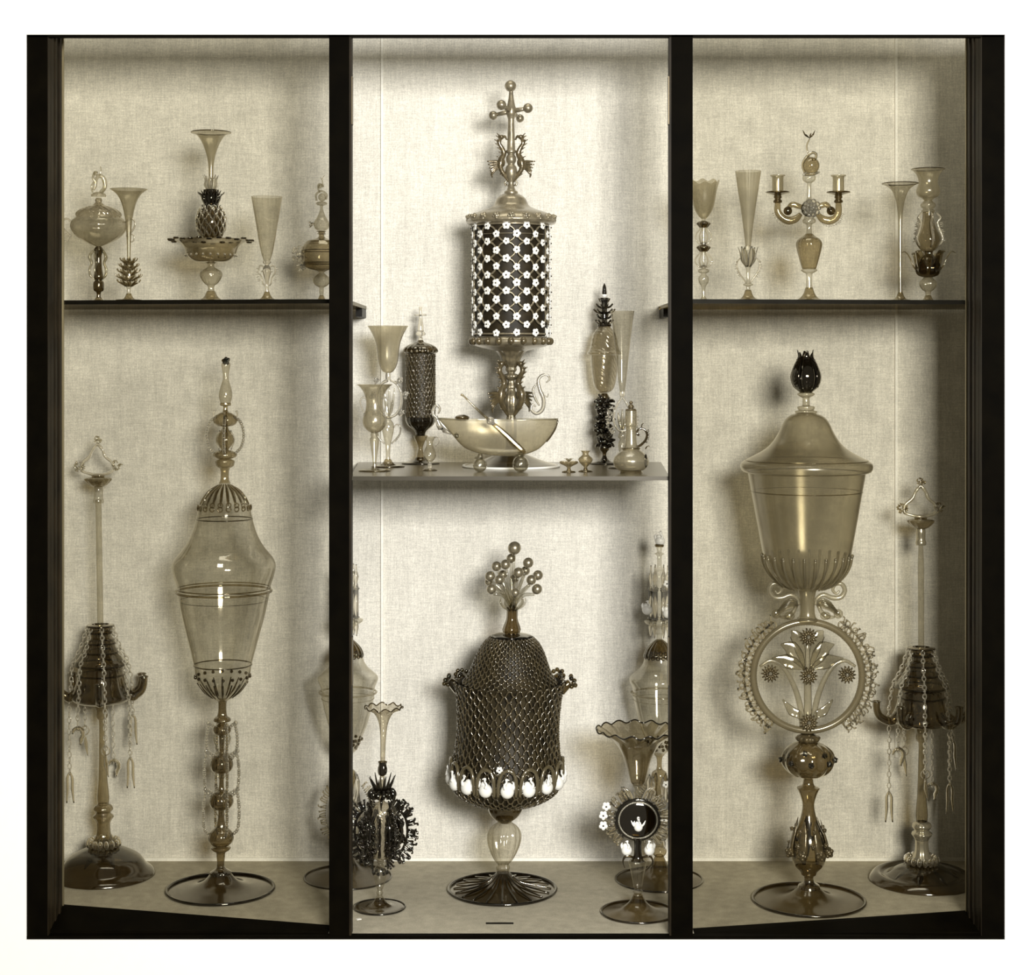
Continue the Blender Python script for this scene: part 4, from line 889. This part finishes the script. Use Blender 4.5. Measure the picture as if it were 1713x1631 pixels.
def candelabrum():
    v = V('two_arm_candelabrum', 'two-armed glass candelabrum with a rosette, centre of the upper right shelf', 'candelabrum', 1353.5, Z_SIDE, .2)
    v.foot(31, 481, 6, 'smoke', 'foot', rt=1)
    v.la('stem', 'clear', [(483, 5.5), (470, 5), (458, 5.5), (456, 9), (452, 14), (450, 12), (448, 11)])
    v.la('vase_knop', 'smoke', [(450, 11.5), (440, 14.5), (425, 18.5), (414, 21), (407, 21.5), (400, 17.5), (395, 10), (391, 6)], flute=16, amp=.02, seg=64)
    v.la('upper_stem', 'clear', [(392, 5), (376, 4.6), (373, 10), (368, 11), (364, 8), (345, 9), (332, 4), (328, 3.6), (307, 3.8), (305, 6), (302, 10), (296, 11), (292, 9)])
    m = MB()
    for k, (n_, r_) in enumerate(((10, 12), (7, 7), (3, 2.5))):
        for i in range(n_): a = i*2*math.pi/n_+k; m.ball((2+r_*math.cos(a), -12-2.5*k, 349+r_*math.sin(a)), 4.2, (1, .7, 1), u=10, v=7)
    v.add('rosette', m, 'bright')
    v.add('rosette_back', MB().ball((0, 0, 349), 14, (1, .6, 1)), 'vdark')
    for sg, x0 in ((-1, 52.5), (1, 49)):
        m = MB(); m.at(mx=sg)
        m.tube([(11, 0, 347), (20, 0, 344), (28, 0, 342), (34, 0, 348), (36, 0, 358)], [4, 5, 5, 4, 2], n=8)
        m.tube([(14, 0, 358), (22, 0, 366), (34, 0, 369), (44, 0, 365), (x0, 0, 354), (x0, 0, 338)], [4, 6.5, 7, 6.5, 6, 5], n=10)
        arm = v.add('arm', m, 'smoke')
        m = MB(); m.at(mx=sg); m.ball((36, -3, 353), 7.5, (1, .7, 1)); v.add('arm_boss', m, 'dark', arm)
        m = MB(); m.at(mx=sg); fringe(m, [(20, 0, 371), (34, 0, 376), (48, 0, 371), (x0+6, 0, 357)], [(-.2, 0, 1), (0, 0, 1), (.6, 0, .8), (1, 0, .3)], 3, .7, 2.6); v.add('arm_crest', m, 'bright', arm)
        c = (sg*x0, 0)
        v.add('drip_pan', MB().lathe([(339, 7), (336, 7.5), (333, 5), (330, 7), (327, 6), (325, 11), (322, 20), (320.5, 19), (320, 9)], c=c, seg=32), 'dark', arm)
        v.add('candle_cup', MB().lathe([(320, 9.5), (305, 9.6), (296, 9.8), (294.5, 12.6), (293, 12.6)], c=c, seg=28, sm=2), 'haze', arm)
    v.add('finial_ball', MB().ball((3, 0, 277), 14.5, u=18, v=12), 'smoke')
    m = MB().tube([(-8, -4, 290), (-12, -6, 276), (-6, -8, 264), (4, -6, 256), (11, -3, 258), (10, 0, 266), (2, 0, 266), (-2, 0, 256), (-4, 0, 244), (1, 0, 232)], [2, 2.6, 2.6, 2.6, 2.4, 2.2, 2, 1.7, 1.5, 1.2], n=8, sm=5)
    m.tube([(-10, 0, 292), (4, -12, 293), (16, -2, 288)], 2.4, n=7)
    v.add('finial_stalk', m, 'grey_crystal')
    m = MB()
    for x, y, z in ((-11, -2, 218), (-8, 3, 223), (10, 0, 218), (4, 4, 222)): m.leaf([(1, 0, 231), (x*.6, y*.6, 226), (x, y, z)], [1, 2.6, .8], side=(0, 1, 0), flat=.6)
    v.add('finial_flower', m, 'dark')
candelabrum()
def slim_trumpet():
    v = V('trumpet_vase', 'very slender clear trumpet vase with a dark-edged rim, upper right shelf', 'vase', 1506, Z_SIDE, .16)
    v.foot(20, 489, 4, 'smoke', 'foot', rt=.9)
    b = v.la('bowl', 'pale', [(490, 4), (470, 3), (430, 2.8), (395, 3), (360, 4), (340, 6.4), (327, 10), (318, 14.5), (312, 21), (308.5, 27), (307, 30)], seg=40)
    v.add('rim', MB().ring((0, 0, 307), 30, .8, seg=40), 'dark', b)
slim_trumpet()
def leaf_vase():
    v = V('leaf_cup_vase', 'grey flared vase rising from a leaf cup, rightmost on the upper right shelf', 'vase', 1552.5, Z_SIDE, .2)
    v.foot(18, 494, 5, 'smoke', 'dark', rt=.9)
    v.la('stem', 'pale', [(495, 4), (488, 5), (485, 9), (479, 13.5), (472, 14), (467, 10), (464, 6)], flute=14, amp=.04, seg=56)
    lc = v.la('leaf_cup', 'dark', [(464, 8), (460, 17), (452, 21), (442, 20), (432, 15), (426, 8), (420, 8)], flute=10, amp=.04, seg=60)
    for i in range(6):
        m = MB(); m.at(a=R(i*60+8)); m.leaf([(14, 0, 458), (24, 0, 446), (30, 0, 432), (38, 0, 421), (46, 0, 424)], [4, 8.5, 8, 6, 2], side=(0, 1, 0), flat=.18, n=8); v.add('petal', m, 'smoke', lc)
    v.la('crested_knop', 'smoke', [(421, 8), (416, 14), (406, 20), (396, 20), (386, 15), (376, 11), (362, 9), (354, 9)], flute=8, amp=.04, seg=48)
    for a in (0, 72, 144, 216, 288):
        m = MB(); m.at(a=R(a+10)); m.tube([(17, 0, 412), (24, 0, 400), (19, 0, 385), (15, 0, 372), (20, 0, 364), (12, 0, 355)], [1.6, 2.4, 2.6, 2.2, 2, 1.4], n=7); fringe(m, [(24, 0, 405), (22, 0, 388), (18, 0, 370)], [(1, 0, .2), (1, 0, 0), (1, 0, -.3)], 4, .9, 4); v.add('crest', m, 'bright')
    v.la('neck_knop', 'pale', [(356, 10), (352, 11), (350, 8), (346, 12), (342, 12.5), (338, 9), (335, 6)])
    b = v.la('bowl', 'haze', [(336, 6), (332, 10), (328, 17), (321, 20), (314, 18.8), (307, 16), (299, 16.6), (291, 20), (286, 24), (283, 27.5)], seg=44)
    v.add('rim', MB().ring((0, 0, 283), 27.5, .8, seg=40), 'dark', b)
leaf_vase()
# ================================================================== MIDDLE BAY FLOOR
def netted_goblet():
    v = V('netted_goblet', 'large dark netted covered goblet with gilt ball finial and white swans, centre floor', 'goblet', 842, 0, base=1489, lean=(917, 18.5, 1440, 0))
    v.foot(90, 1459, 11, 'foot', 'vdark', flute=18, amp=.02, rt=2.6, twist=.05)
    m = MB()
    for i in range(20):
        m.at(a=i*2*math.pi/20); m.tube([(12, 0, 1461), (28, 0, 1475), (56, 0, v.base-8), (82, 0, v.base-3)], [.8, 1.4, 1.6, 1], n=5)
    v.add('foot_ribs', m, 'dark')
    v.la('knop', 'pale', [(1461, 11), (1456, 10), (1450, 11), (1446, 9), (1443, 11), (1438, 15), (1424, 22), (1408, 27), (1394, 27), (1384, 22), (1377, 13), (1374, 9)], flute=14, amp=.05, seg=84)
    v.la('cup_collar', 'dark', [(1376, 9), (1373, 13), (1366, 22), (1357, 28), (1350, 30)], seg=48)
    prof = [(1345, 28), (1342, 48), (1334, 68), (1322, 84), (1306, 91), (1290, 90), (1266, 87), (1230, 83), (1200, 83), (1172, 85), (1152, 88), (1140, 92)]
    inn = [(p[0], p[1]-5) for p in prof]
    c = v.la('cup_liner', 'net_liner', inn, seg=64)
    m = MB(); net(m, prof, 34, 25, 1.4, 2.6); v.add('cup_netting', m, 'net', c, kind='stuff')
    lp = [(1142, 78), (1129, 69), (1113, 62), (1092, 54), (1076, 45), (1066, 35)]
    l = v.la('lid_liner', 'net_liner', [(p[0], p[1]-4) for p in lp], seg=56)
    m = MB(); net(m, lp, 32, 15, 1.2, 2.2); v.add('lid_netting', m, 'net', l, kind='stuff')
    # corner clusters on the rim
    for a in (4, 184, -34, 214):
        m = MB(); m.at(a=R(a))
        m.tube([(86, 0, 1156), (95, 0, 1145), (101, 0, 1140)], [8, 8, 6], n=8)
        for x, y, z in ((103, 0, 1134), (107, 5, 1140), (108, -5, 1138), (103, 6, 1132), (102, -7, 1131), (104, 2, 1147), (110, 0, 1145), (84, 8, 1130), (84, -8, 1130)): m.ball((x, y, z), 4, u=8, v=6)
        v.add('rim_cluster', m, 'dark', c)
    # arches and swans
    N_ = 16; ms = swan_mesh(11.5, v.s); ms2 = swan_mesh(11.5, v.s, mx=-1)
    for i in range(N_):
        a = R(90)-.02+i*2*math.pi/N_; rr = 93
        m = MB(); m.at(a=a); m.tube([(rr-4, -14.5, 1312), (rr, -14.5, 1290), (rr, -10, 1274), (rr, 0, 1268), (rr, 10, 1274), (rr, 14.5, 1290), (rr-4, 14.5, 1312)], 3.2, n=8, sm=4, bead=(2.2, .14)); v.add('arch', m, 'dark_rope', c)
        v.inst('swan', ms if i % 2 else ms2, pol(rr-1, a, 1302), math.pi/2-a, parent=c)
    me = flower_mesh(6, v.s); v.inst('white_flower', me, (-12, -92, 1267), parent=c)
    # finial
    v.la('lid_plate', 'foot', [(1066, 33), (1063, 33), (1061, 26), (1059, 14), (1057, 14), (1053, 15), (1046, 13), (1036, 9.5), (1024, 9), (1016, 9)], l, flute=8, amp=.04, seg=48)
    m = MB()
    for i in range(9):
        m.at(a=i*2*math.pi/9); m.leaf([(6, 0, 1022), (17, 0, 1014), (22, 0, 1006), (21, 0, 1000)], [2, 5, 4, 2], side=(0, 1, 0), flat=.4)
    v.add('bouquet_leaves', m, 'clear', l)
    balls = [(0, 0, 917, 11.3), (-29, 6, 948, 8.5), (-14, -10, 943, 8.5), (-5, 16, 936, 8), (24, 4, 942, 9), (8, -24, 955, 8.8), (-39, 0, 964, 8.8), (-23, -20, 967, 8), (30, -16, 968, 8.4), (41, 6, 963, 8.6), (-36, -12, 984, 8.4), (4, -36, 987, 7.6), (40, -12, 984, 8.8), (-41, 16, 975, 7), (20, 26, 958, 8), (-18, 30, 965, 8), (2, 34, 972, 8)]
    for x, y, z, r in balls:
        m = MB().tube([(x*.05, y*.05, 1016), (x*.45, y*.45, 1000+(z-1000)*.3), (x*.9, y*.9, z+r)], [2.6, 3.2, 2.4], n=7)
        sm_ = v.add('bouquet_stalk', m, 'clear', l)
        v.add('ball', MB().ball((x, y, z), r, u=18, v=12), 'pearl', sm_)
netted_goblet()
def spiky_vase():
    v = V('spiny_trumpet_vase', 'ruffled trumpet vase on a dark spiny body, floor beside the left upright', 'vase', 636, 0, base=1518.5, lean=(1185, 6, 1460, 0))
    v.foot(43, 1504, 8, 'foot', 'vdark', flute=20, amp=.01, twist=.2, rt=1.6)
    v.la('stem', 'clear', [(1506, 8), (1501, 7), (1497, 4), (1493, 6), (1489, 4), (1484, 6), (1474, 8.5), (1464, 11), (1456, 11), (1449, 8), (1444, 4.5), (1441, 7), (1438, 4)])
    m = MB()
    for i in range(8): m.at(a=i*math.pi/4+.2); m.berry((12, 0, 1459), 3.4)
    v.add('knop_prunts', m, 'vdark')
    b = v.la('body', 'swirl', [(1440, 5), (1434, 12), (1424, 17), (1410, 17), (1396, 16), (1384, 20), (1374, 22), (1362, 25), (1352, 23), (1344, 14), (1340, 5), (1325, 3), (1312, 5), (1298, 4)], seg=56)
    m = MB()
    for i in range(9):
        m.at(a=i*2*math.pi/9+.2); m.tube([(19, 0, 1430), (19, 0, 1412), (18, 0, 1396), (22, 0, 1382), (24, 0, 1372), (26, 0, 1360)], [3.2, 1.6, 2.6, 1.4, 2.6, .8], n=6); m.ball((20, 0, 1410), 3, u=6, v=5); m.ball((24, 0, 1378), 3, u=6, v=5)
    v.add('cage_ribs', m, 'vdark', b)
    rnd = random.Random(6)
    for a in (0, 180, 60, 120, 240, 300):
        m = MB(); m.at(a=R(a))
        P = [(20, 0, 1432), (34, 0, 1424), (42, 0, 1406), (44, 0, 1388), (40, 0, 1368), (28, 0, 1352)]
        m.tube(P, 2.2, n=6); m.tube([(18, 0, 1420), (30, 0, 1410), (34, 0, 1390), (28, 0, 1370), (20, 0, 1360)], 4, n=6)
        cluster(m, (31, 0, 1402), 16, 10, 2.4, rnd); cluster(m, (30, 0, 1378), 16, 9, 2.4, rnd); cluster(m, (26, 0, 1422), 10, 6, 2.2, rnd)
        for q in range(2): fringe(m, P, [(.3, 0, 1), (.8, 0, .7), (1, 0, .3), (1, 0, -.1), (.9, 0, -.5), (.4, 0, -1)], 15, 1.8, 4.5, .9, rnd, tip=1)
        v.add('spiny_crest', m, 'vdark', b)
    m = MB()
    for i in range(14):
        m.at(a=i*2*math.pi/14); m.tube([(5, 0, 1328), (14, 0, 1316), (22, 0, 1296+(i % 3)*4)], [3, 2.2, .6], n=5); m.tube([(5, 0, 1325), (18, 0, 1322), (22, 0, 1330), (14, 0, 1334)], [3, 3, 3, 1.5], n=6)
    for i in range(6): m.at(a=i*math.pi/3+.5); m.tube([(6, 0, 1332), (20, 0, 1336), (17, 0, 1352)], [1.6, 2.6, .8], n=5)
    v.add('spiny_crown', m, 'vdark', b)
    v.la('cup_knop', 'vdark', [(1298, 3), (1295, 6.5), (1286, 7.5), (1279, 6), (1274, 7.5)], flute=6, amp=.05)
    t = v.la('trumpet', 'swirl', [(1292, 3.6), (1270, 4), (1240, 4.6), (1220, 6), (1206, 9), (1196, 14), (1190, 20), (1186, 27), (1183, 31)], seg=90, ruffle=(10, 2.4, 9, 0))
    v.add('trumpet_edge', MB().tube([((31+1.2*math.cos(10*t_))*math.cos(t_), (31+1.2*math.cos(10*t_))*math.sin(t_), 1183+2.4*math.sin(10*t_)) for t_ in [q*2*math.pi/90 for q in range(90)]], 1.1, n=6, sm=1, closed=True), 'dark', t)
spiky_vase()
def shield_vase():
    v = V('ruffled_bowl_vase', 'wide ruffled vase above a dark disc with white flowers, by right upright', 'vase', 1067, 0, base=1527)
    v.foot(61, 1497, 8, 'foot2', 'foot', rt=2)
    v.la('stem', 'clear', [(1500, 8), (1495, 6), (1491, 8), (1487, 5), (1482, 7), (1476, 8), (1462, 10.5), (1450, 13), (1441, 15), (1438, 12)], flute=14, amp=.05, seg=56)
    v.la('neck', 'vdark', [(1440, 12), (1434, 8), (1420, 6.5), (1404, 7.5), (1400, 10)])
    d = v.add('disc', MB().ball((0, 0, 1371), 33, (1.05, .18, .98), u=32, v=16), 'vdark')
    v.add('disc_beads', MB().ring((0, -5, 1371), 32, 1.6, 'xz', seg=60, ry=30, bead=(3, .4)), 'milky', d)
    v.add('disc_rim', MB().ring((0, 0, 1371), 35, 3.2, 'xz', seg=48, ry=33), 'vdark', d)
    ms = swan_mesh(7.5, v.s); v.inst('swan', ms, (0, -10, 1381), parent=d)
    m = MB()
    for sx in (-1, 1): m.tube([(sx*3, -9, 1384), (sx*9, -10, 1376), (sx*12, -10, 1370)], [1, 2, .6], n=5)
    m.ball((0, -10, 1366), 2.6); v.add('swan_wings', m, 'enamel', d)
    rnd = random.Random(8)
    for sg in (1, -1):
        m = MB(); m.at(mx=sg)
        P = [(12, 0, 1336), (26, 0, 1345), (36, 0, 1358), (38, 0, 1372), (34, 0, 1388), (24, 0, 1400)]
        for q in range(2): fringe(m, P, [(.3, 0, -1), (.8, 0, -.8), (1, 0, -.3), (1, 0, 0), (1, 0, .4), (.6, 0, .9)], 16, 1.15, 3.4, .8, rnd)
        for q in range(3): m.tube([(8+q*6, 0, 1338), (15+q*5, 0, 1324), (24+q*2, 0, 1316)], [2, 2.4, .6], n=6)
        cr = v.add('crest', m, 'grey_crystal', d)
    fm = flower_mesh(8, v.s)
    for sx, pts in ((-1, ((-53, 1348), (-58, 1363), (-58, 1380))), (1, ((53, 1348), (58, 1363), (56, 1381)))):
        for x, z in pts:
            v.inst('flower', fm, (x, -4, z), parent=d)
            v.add('flower_stalk', MB().tube([(sx*36, 0, z+1), (x, -2, z)], .9, n=5, sm=1), 'clear', d)
    ms = swan_mesh(9, v.s); ms2 = swan_mesh(9, v.s, mx=-1)
    v.inst('swan', ms, (-19, -4, 1421), parent=d); v.inst('swan', ms2, (19, -4, 1421), parent=d)
    m = MB()
    for sx in (-1, 1): m.tube([(sx*8, 0, 1434), (sx*20, 0, 1432), (sx*25, 0, 1440), (sx*22, 0, 1452)], [2, 2.4, 1.6, .8], n=6)
    v.add('swan_perch', m, 'dark', d)
    v.la('upper_stem', 'clear', [(1340, 8), (1336, 5), (1326, 5), (1318, 6), (1314, 9), (1311, 9)])
    b = v.la('bowl', 'smoke', [(1313, 8), (1309, 12), (1298, 15), (1280, 19.5), (1262, 26), (1248, 34), (1238, 43), (1230, 53), (1224, 62), (1220.5, 69)], seg=120, ruffle=(15, 2.6, 18, 0))
    v.add('bowl_edge', MB().tube([((69+1.3*math.cos(15*t_))*math.cos(t_), (69+1.3*math.cos(15*t_))*math.sin(t_), 1220.5+2.6*math.sin(15*t_)) for t_ in [q*2*math.pi/150 for q in range(150)]], 1.3, n=6, sm=1, closed=True), 'vdark', b)
shield_vase()
# ================================================================== RIGHT BAY FLOOR
def giant_goblet():
    v = V('covered_goblet', 'giant hazy covered goblet with dark tulip finial and ring stem, right bay', 'goblet', 1352, 0, base=1507, lean=(600, -4, 1300, 0))
    v.foot(93, 1484, 18, 'foot2', 'foot', rt=2.6)
    s = v.la('lower_stem', 'amber', [(1485, 19), (1480, 17), (1475, 9), (1466, 8), (1463, 12), (1458, 14), (1446, 25), (1425, 30), (1402, 27), (1380, 18), (1362, 12), (1345, 10), (1330, 14), (1321, 18), (1318, 19), (1315, 12), (1310, 9), (1303, 9), (1299, 17)], seg=48)
    m = MB()
    for i in range(7):
        m.at(a=i*2*math.pi/7+.25); m.leaf([(25, 0, 1440), (31, 0, 1415), (25, 0, 1390), (20, 0, 1370)], [3, 9, 7, 1], side=(0, 1, 0), flat=.25)
        m.berry((33, 0, 1424), 9.5); m.berry((29, 9, 1410), 5); m.berry((27, 6, 1386), 4)
    v.add('stem_leaves', m, 'bronze', s)
    k = v.la('melon_knop', 'amber', [(1299, 16), (1296, 26), (1287, 37), (1273, 43.5), (1259, 41), (1248, 30), (1242, 18), (1239, 10)], flute=12, amp=.04, seg=72)
    m = MB()
    for i in range(8): m.at(a=i*math.pi/4+.05); m.berry((44.5, 0, 1271), 5.5)
    v.add('knop_prunts', m, 'vdark', k)
    v.la('ring_collar', 'bronze', [(1242, 12), (1238, 18), (1233, 19), (1229, 12)], flute=10, amp=.1, seg=40)
    # wheel
    m = MB().tube(ring_points(0, 1131, 91, 91, 0, 358.6, 250), 6, n=10, sm=1, closed=True, bead=(4.6, .05)); w_ = v.add('wheel_ring', m, 'rope', label='twisted cane ring')
    for sg in (1, -1):
        rnd = random.Random(20+sg); m = MB(); m.at(mx=sg)
        A = [58-q*14 for q in range(9)]; 
        for rr, ln_ in ((97, 11), (105, 13)):
            P = [(rr*math.cos(R(a)), 0, 1131-rr*math.sin(R(a))) for a in A]; O = [(math.cos(R(a)), 0, -math.sin(R(a))) for a in A]
            fringe(m, P, O, ln_, 1.35, 7.5, 1.5, rnd)
        P = [(106*math.cos(R(a)), 0, 1131-106*math.sin(R(a))) for a in A]; m.tube(P, 1.3, n=6); 
        for q in range(15):
            a = R(56-q*7.6); m.ring((103*math.cos(a), 0, 1131-103*math.sin(a)), 6, 1.4, 'xz', seg=10, n=6)
        for q in range(13): a = R(52-q*8.6); m.ring((111*math.cos(a), 2, 1131-111*math.sin(a)), 4, 1.2, 'xz', seg=9, n=5)
        v.add('crest', m, 'grey_crystal', w_)
    for x, z in ((0, 1064), (-64, 1125), (0, 1129), (64, 1127), (0, 1207)):
        m = MB()
        for q, (n_, r_) in enumerate(((14, 13), (10, 8))):
            for i in range(n_): a = i*2*math.pi/n_+q*.2; m.tube([(x+3*math.cos(a), -6, z+3*math.sin(a)), (x+r_*.7*math.cos(a), -11-2*q, z+r_*.7*math.sin(a)), (x+(r_+2)*math.cos(a), -9, z+(r_+2)*math.sin(a))], [1.6, 2.6, 1], n=5, sm=2)
        m.ball((x, -7, z), 8, (1, .6, 1)); m.cur = 0
        f_ = v.add('wheel_flower', m, 'bronze', w_)
        v.add('flower_eye', MB().ball((x, -13, z), 3.4, u=8, v=6), 'bright', f_)
    m = MB()
    for sx in (-1, 1):
        m.tube([(sx*9, 0, 1215), (sx*13, 0, 1180), (sx*24, 0, 1145), (sx*42, 0, 1115), (sx*62, 0, 1105), (sx*80, 0, 1115)], [5, 5, 4.6, 4.2, 3.4, 2.4], n=8, side=(0, 0, 1), flat=.6)
    m.tube([(0, 0, 1212), (0, 0, 1130), (0, 0, 1066)], [7, 6, 3], n=8, side=(1, 0, 0), flat=.5)
    v.add('wheel_stalks', m, 'milky', w_)
    m = MB()
    for sx in (-1, 1):
        for (x1, z1, x2, z2, wd) in ((28, 1084, 45, 1078, 13), (38, 1106, 60, 1101, 12), (20, 1062, 27, 1055, 10), (26, 1190, 42, 1170, 8)):
            b0 = (sx*4, 0, 1120) if z1 < 1150 else (sx*10, 0, 1206)
            if wd == 7: b0 = (sx*6, 0, 1070)
            m.leaf([b0, (sx*x1*.6, -2, (b0[2]+z1)/2-3), (sx*x1, 0, z1), (sx*x2, 0, z2)], [2, wd*.9, wd, 1.2], side=(sx*.5, 0, 1), flat=.16, n=8)
    v.add('wheel_leaves', m, 'pale', w_)
    # scrolls and column under the bowl
    v.la('column', 'haze', [(1040, 16), (1036, 18), (1031, 14), (1020, 12.5), (1000, 13), (990, 15), (985, 17)], seg=32)
    for sg in (1, -1):
        m = MB(); m.at(mx=sg)
        m.tube([(13, 0, 1012), (18, 0, 1000), (28, 0, 995), (42, 0, 1000), (56, 0, 999), (63, 0, 988), (58, 0, 977), (47, 0, 978), (43, 0, 987), (49, 0, 993), (54, 0, 988)], [3, 3.6, 4, 4.4, 4.4, 4, 3.8, 3.2, 2.8, 2.2, 1.6], n=8, sm=4, side=(0, 1, 0))
        sc2 = v.add('scroll', m, 'milky')
        rnd = random.Random(14); m = MB(); m.at(mx=sg)
        for q in range(5): m.leaf([(16, 0, 1006+q*2), (26+q*2, -2, 1004+q*3), (38+q*3, -1, 1010+q*4), (44+q*3, 0, 1020+q*3)], [2, 4.5, 3.6, 1], side=(0, .3, 1), flat=.35)
        m.tube([(18, 0, 1012), (24, 0, 1024), (34, 0, 1032), (46, 0, 1032)], [3, 4, 4, 2], n=7); m.ball((52, 0, 1027), 8, (1, .5, 1)); m.ball((30, -2, 1030), 7, (1.3, .6, 1))
        v.add('scroll_leaves', m, 'pale', sc2)
    c = v.la('bowl', 'haze', [(987, 14), (984, 28), (977, 43), (966, 55), (952, 65), (936, 71), (926, 73.5), (890, 80), (840, 89), (790, 98)], seg=96)
    m = MB()
    for i in range(26):
        m.at(a=i*2*math.pi/26+.1); m.tube([(74.5, 0, 929), (72, 0, 944), (63, 0, 961), (47, 0, 977), (30, 0, 985)], [2.6, 2.2, 2, 1.6, 1], n=6)
        m.ball((75, 0, 929), 2.8, u=7, v=5)
    v.add('gadroons', m, 'haze', c)
    v.add('bowl_threads', MB().ring((0, 0, 822), 92.6, .8, seg=72).ring((0, 0, 790), 98, 1.2, seg=72), 'smoke', c)
    l = v.la('lid', 'haze', [(791, 99), (789, 106), (783, 109.5), (776, 109), (771, 103), (765, 92), (757, 77), (748, 64), (737, 54), (722, 45), (708, 38.5), (700, 33), (695, 26), (692, 18), (690, 12)], seg=96)
    v.add('lid_thread', MB().ring((0, 0, 770), 102, .7, seg=72), 'smoke', l)
    v.la('finial_stem', 'pale', [(691, 18), (688, 18.5), (686, 13), (683, 14.5), (680, 14), (678, 6.5), (672, 6), (666, 6), (663, 11), (660, 14.5), (658, 14), (655, 6)], l)
    t = v.la('tulip', 'vdark', [(657, 8), (652, 15), (645, 20), (634, 22), (622, 19), (610, 14), (602, 10)], l, label='dark glass tulip bud')
    for i in range(6):
        m = MB(); m.at(a=R(i*60+30)); m.leaf([(8, 0, 657), (19, 0, 646), (23, 0, 630), (18, 0, 612), (12, 0, 597), (13+(i % 2)*2, 0, 585+(i % 3)*2)], [4, 10, 11.5, 9, 5, 1.5], side=(0, 1, 0), flat=.18, n=8)
        for q in range(7):
            z = 648-q*7; x = (20.5, 23, 24, 23, 20.5, 18, 15)[q]+.8
            for sg in (1, -1): m.tube([(x, 0, z), (x-1, sg*(6-q*.4), z-5)], [.8, .5], n=4, sm=1)
        v.add('tulip_petal', m, 'vdark', t)
giant_goblet()
# ------------------------------------------------------------------ small things on the case floor
def slip(name, label, px, py, wpx, dpx, mat, h=.0012, rz=0, cat='tag'):
    Y = depth_of(py, 0); s = S(Y); o = box(name, -wpx*s/2, wpx*s/2, -dpx*s/2, dpx*s/2, 0, h, mat)
    o.location = ((px-CX)*s, Y, 0); o.rotation_euler.z = rz; o['label'] = label; o['category'] = cat
slip('floor_slot_plate', 'thin dark metal strip lying on the floor in front of the netted goblet', 836, 1545, 46, 6, 'edge', cat='strip')
slip('paper_scrap', 'tiny white paper scrap on the floor near the foot of the spiny trumpet vase', 600, 1538, 8, 6, 'tag', rz=.5, cat='scrap')
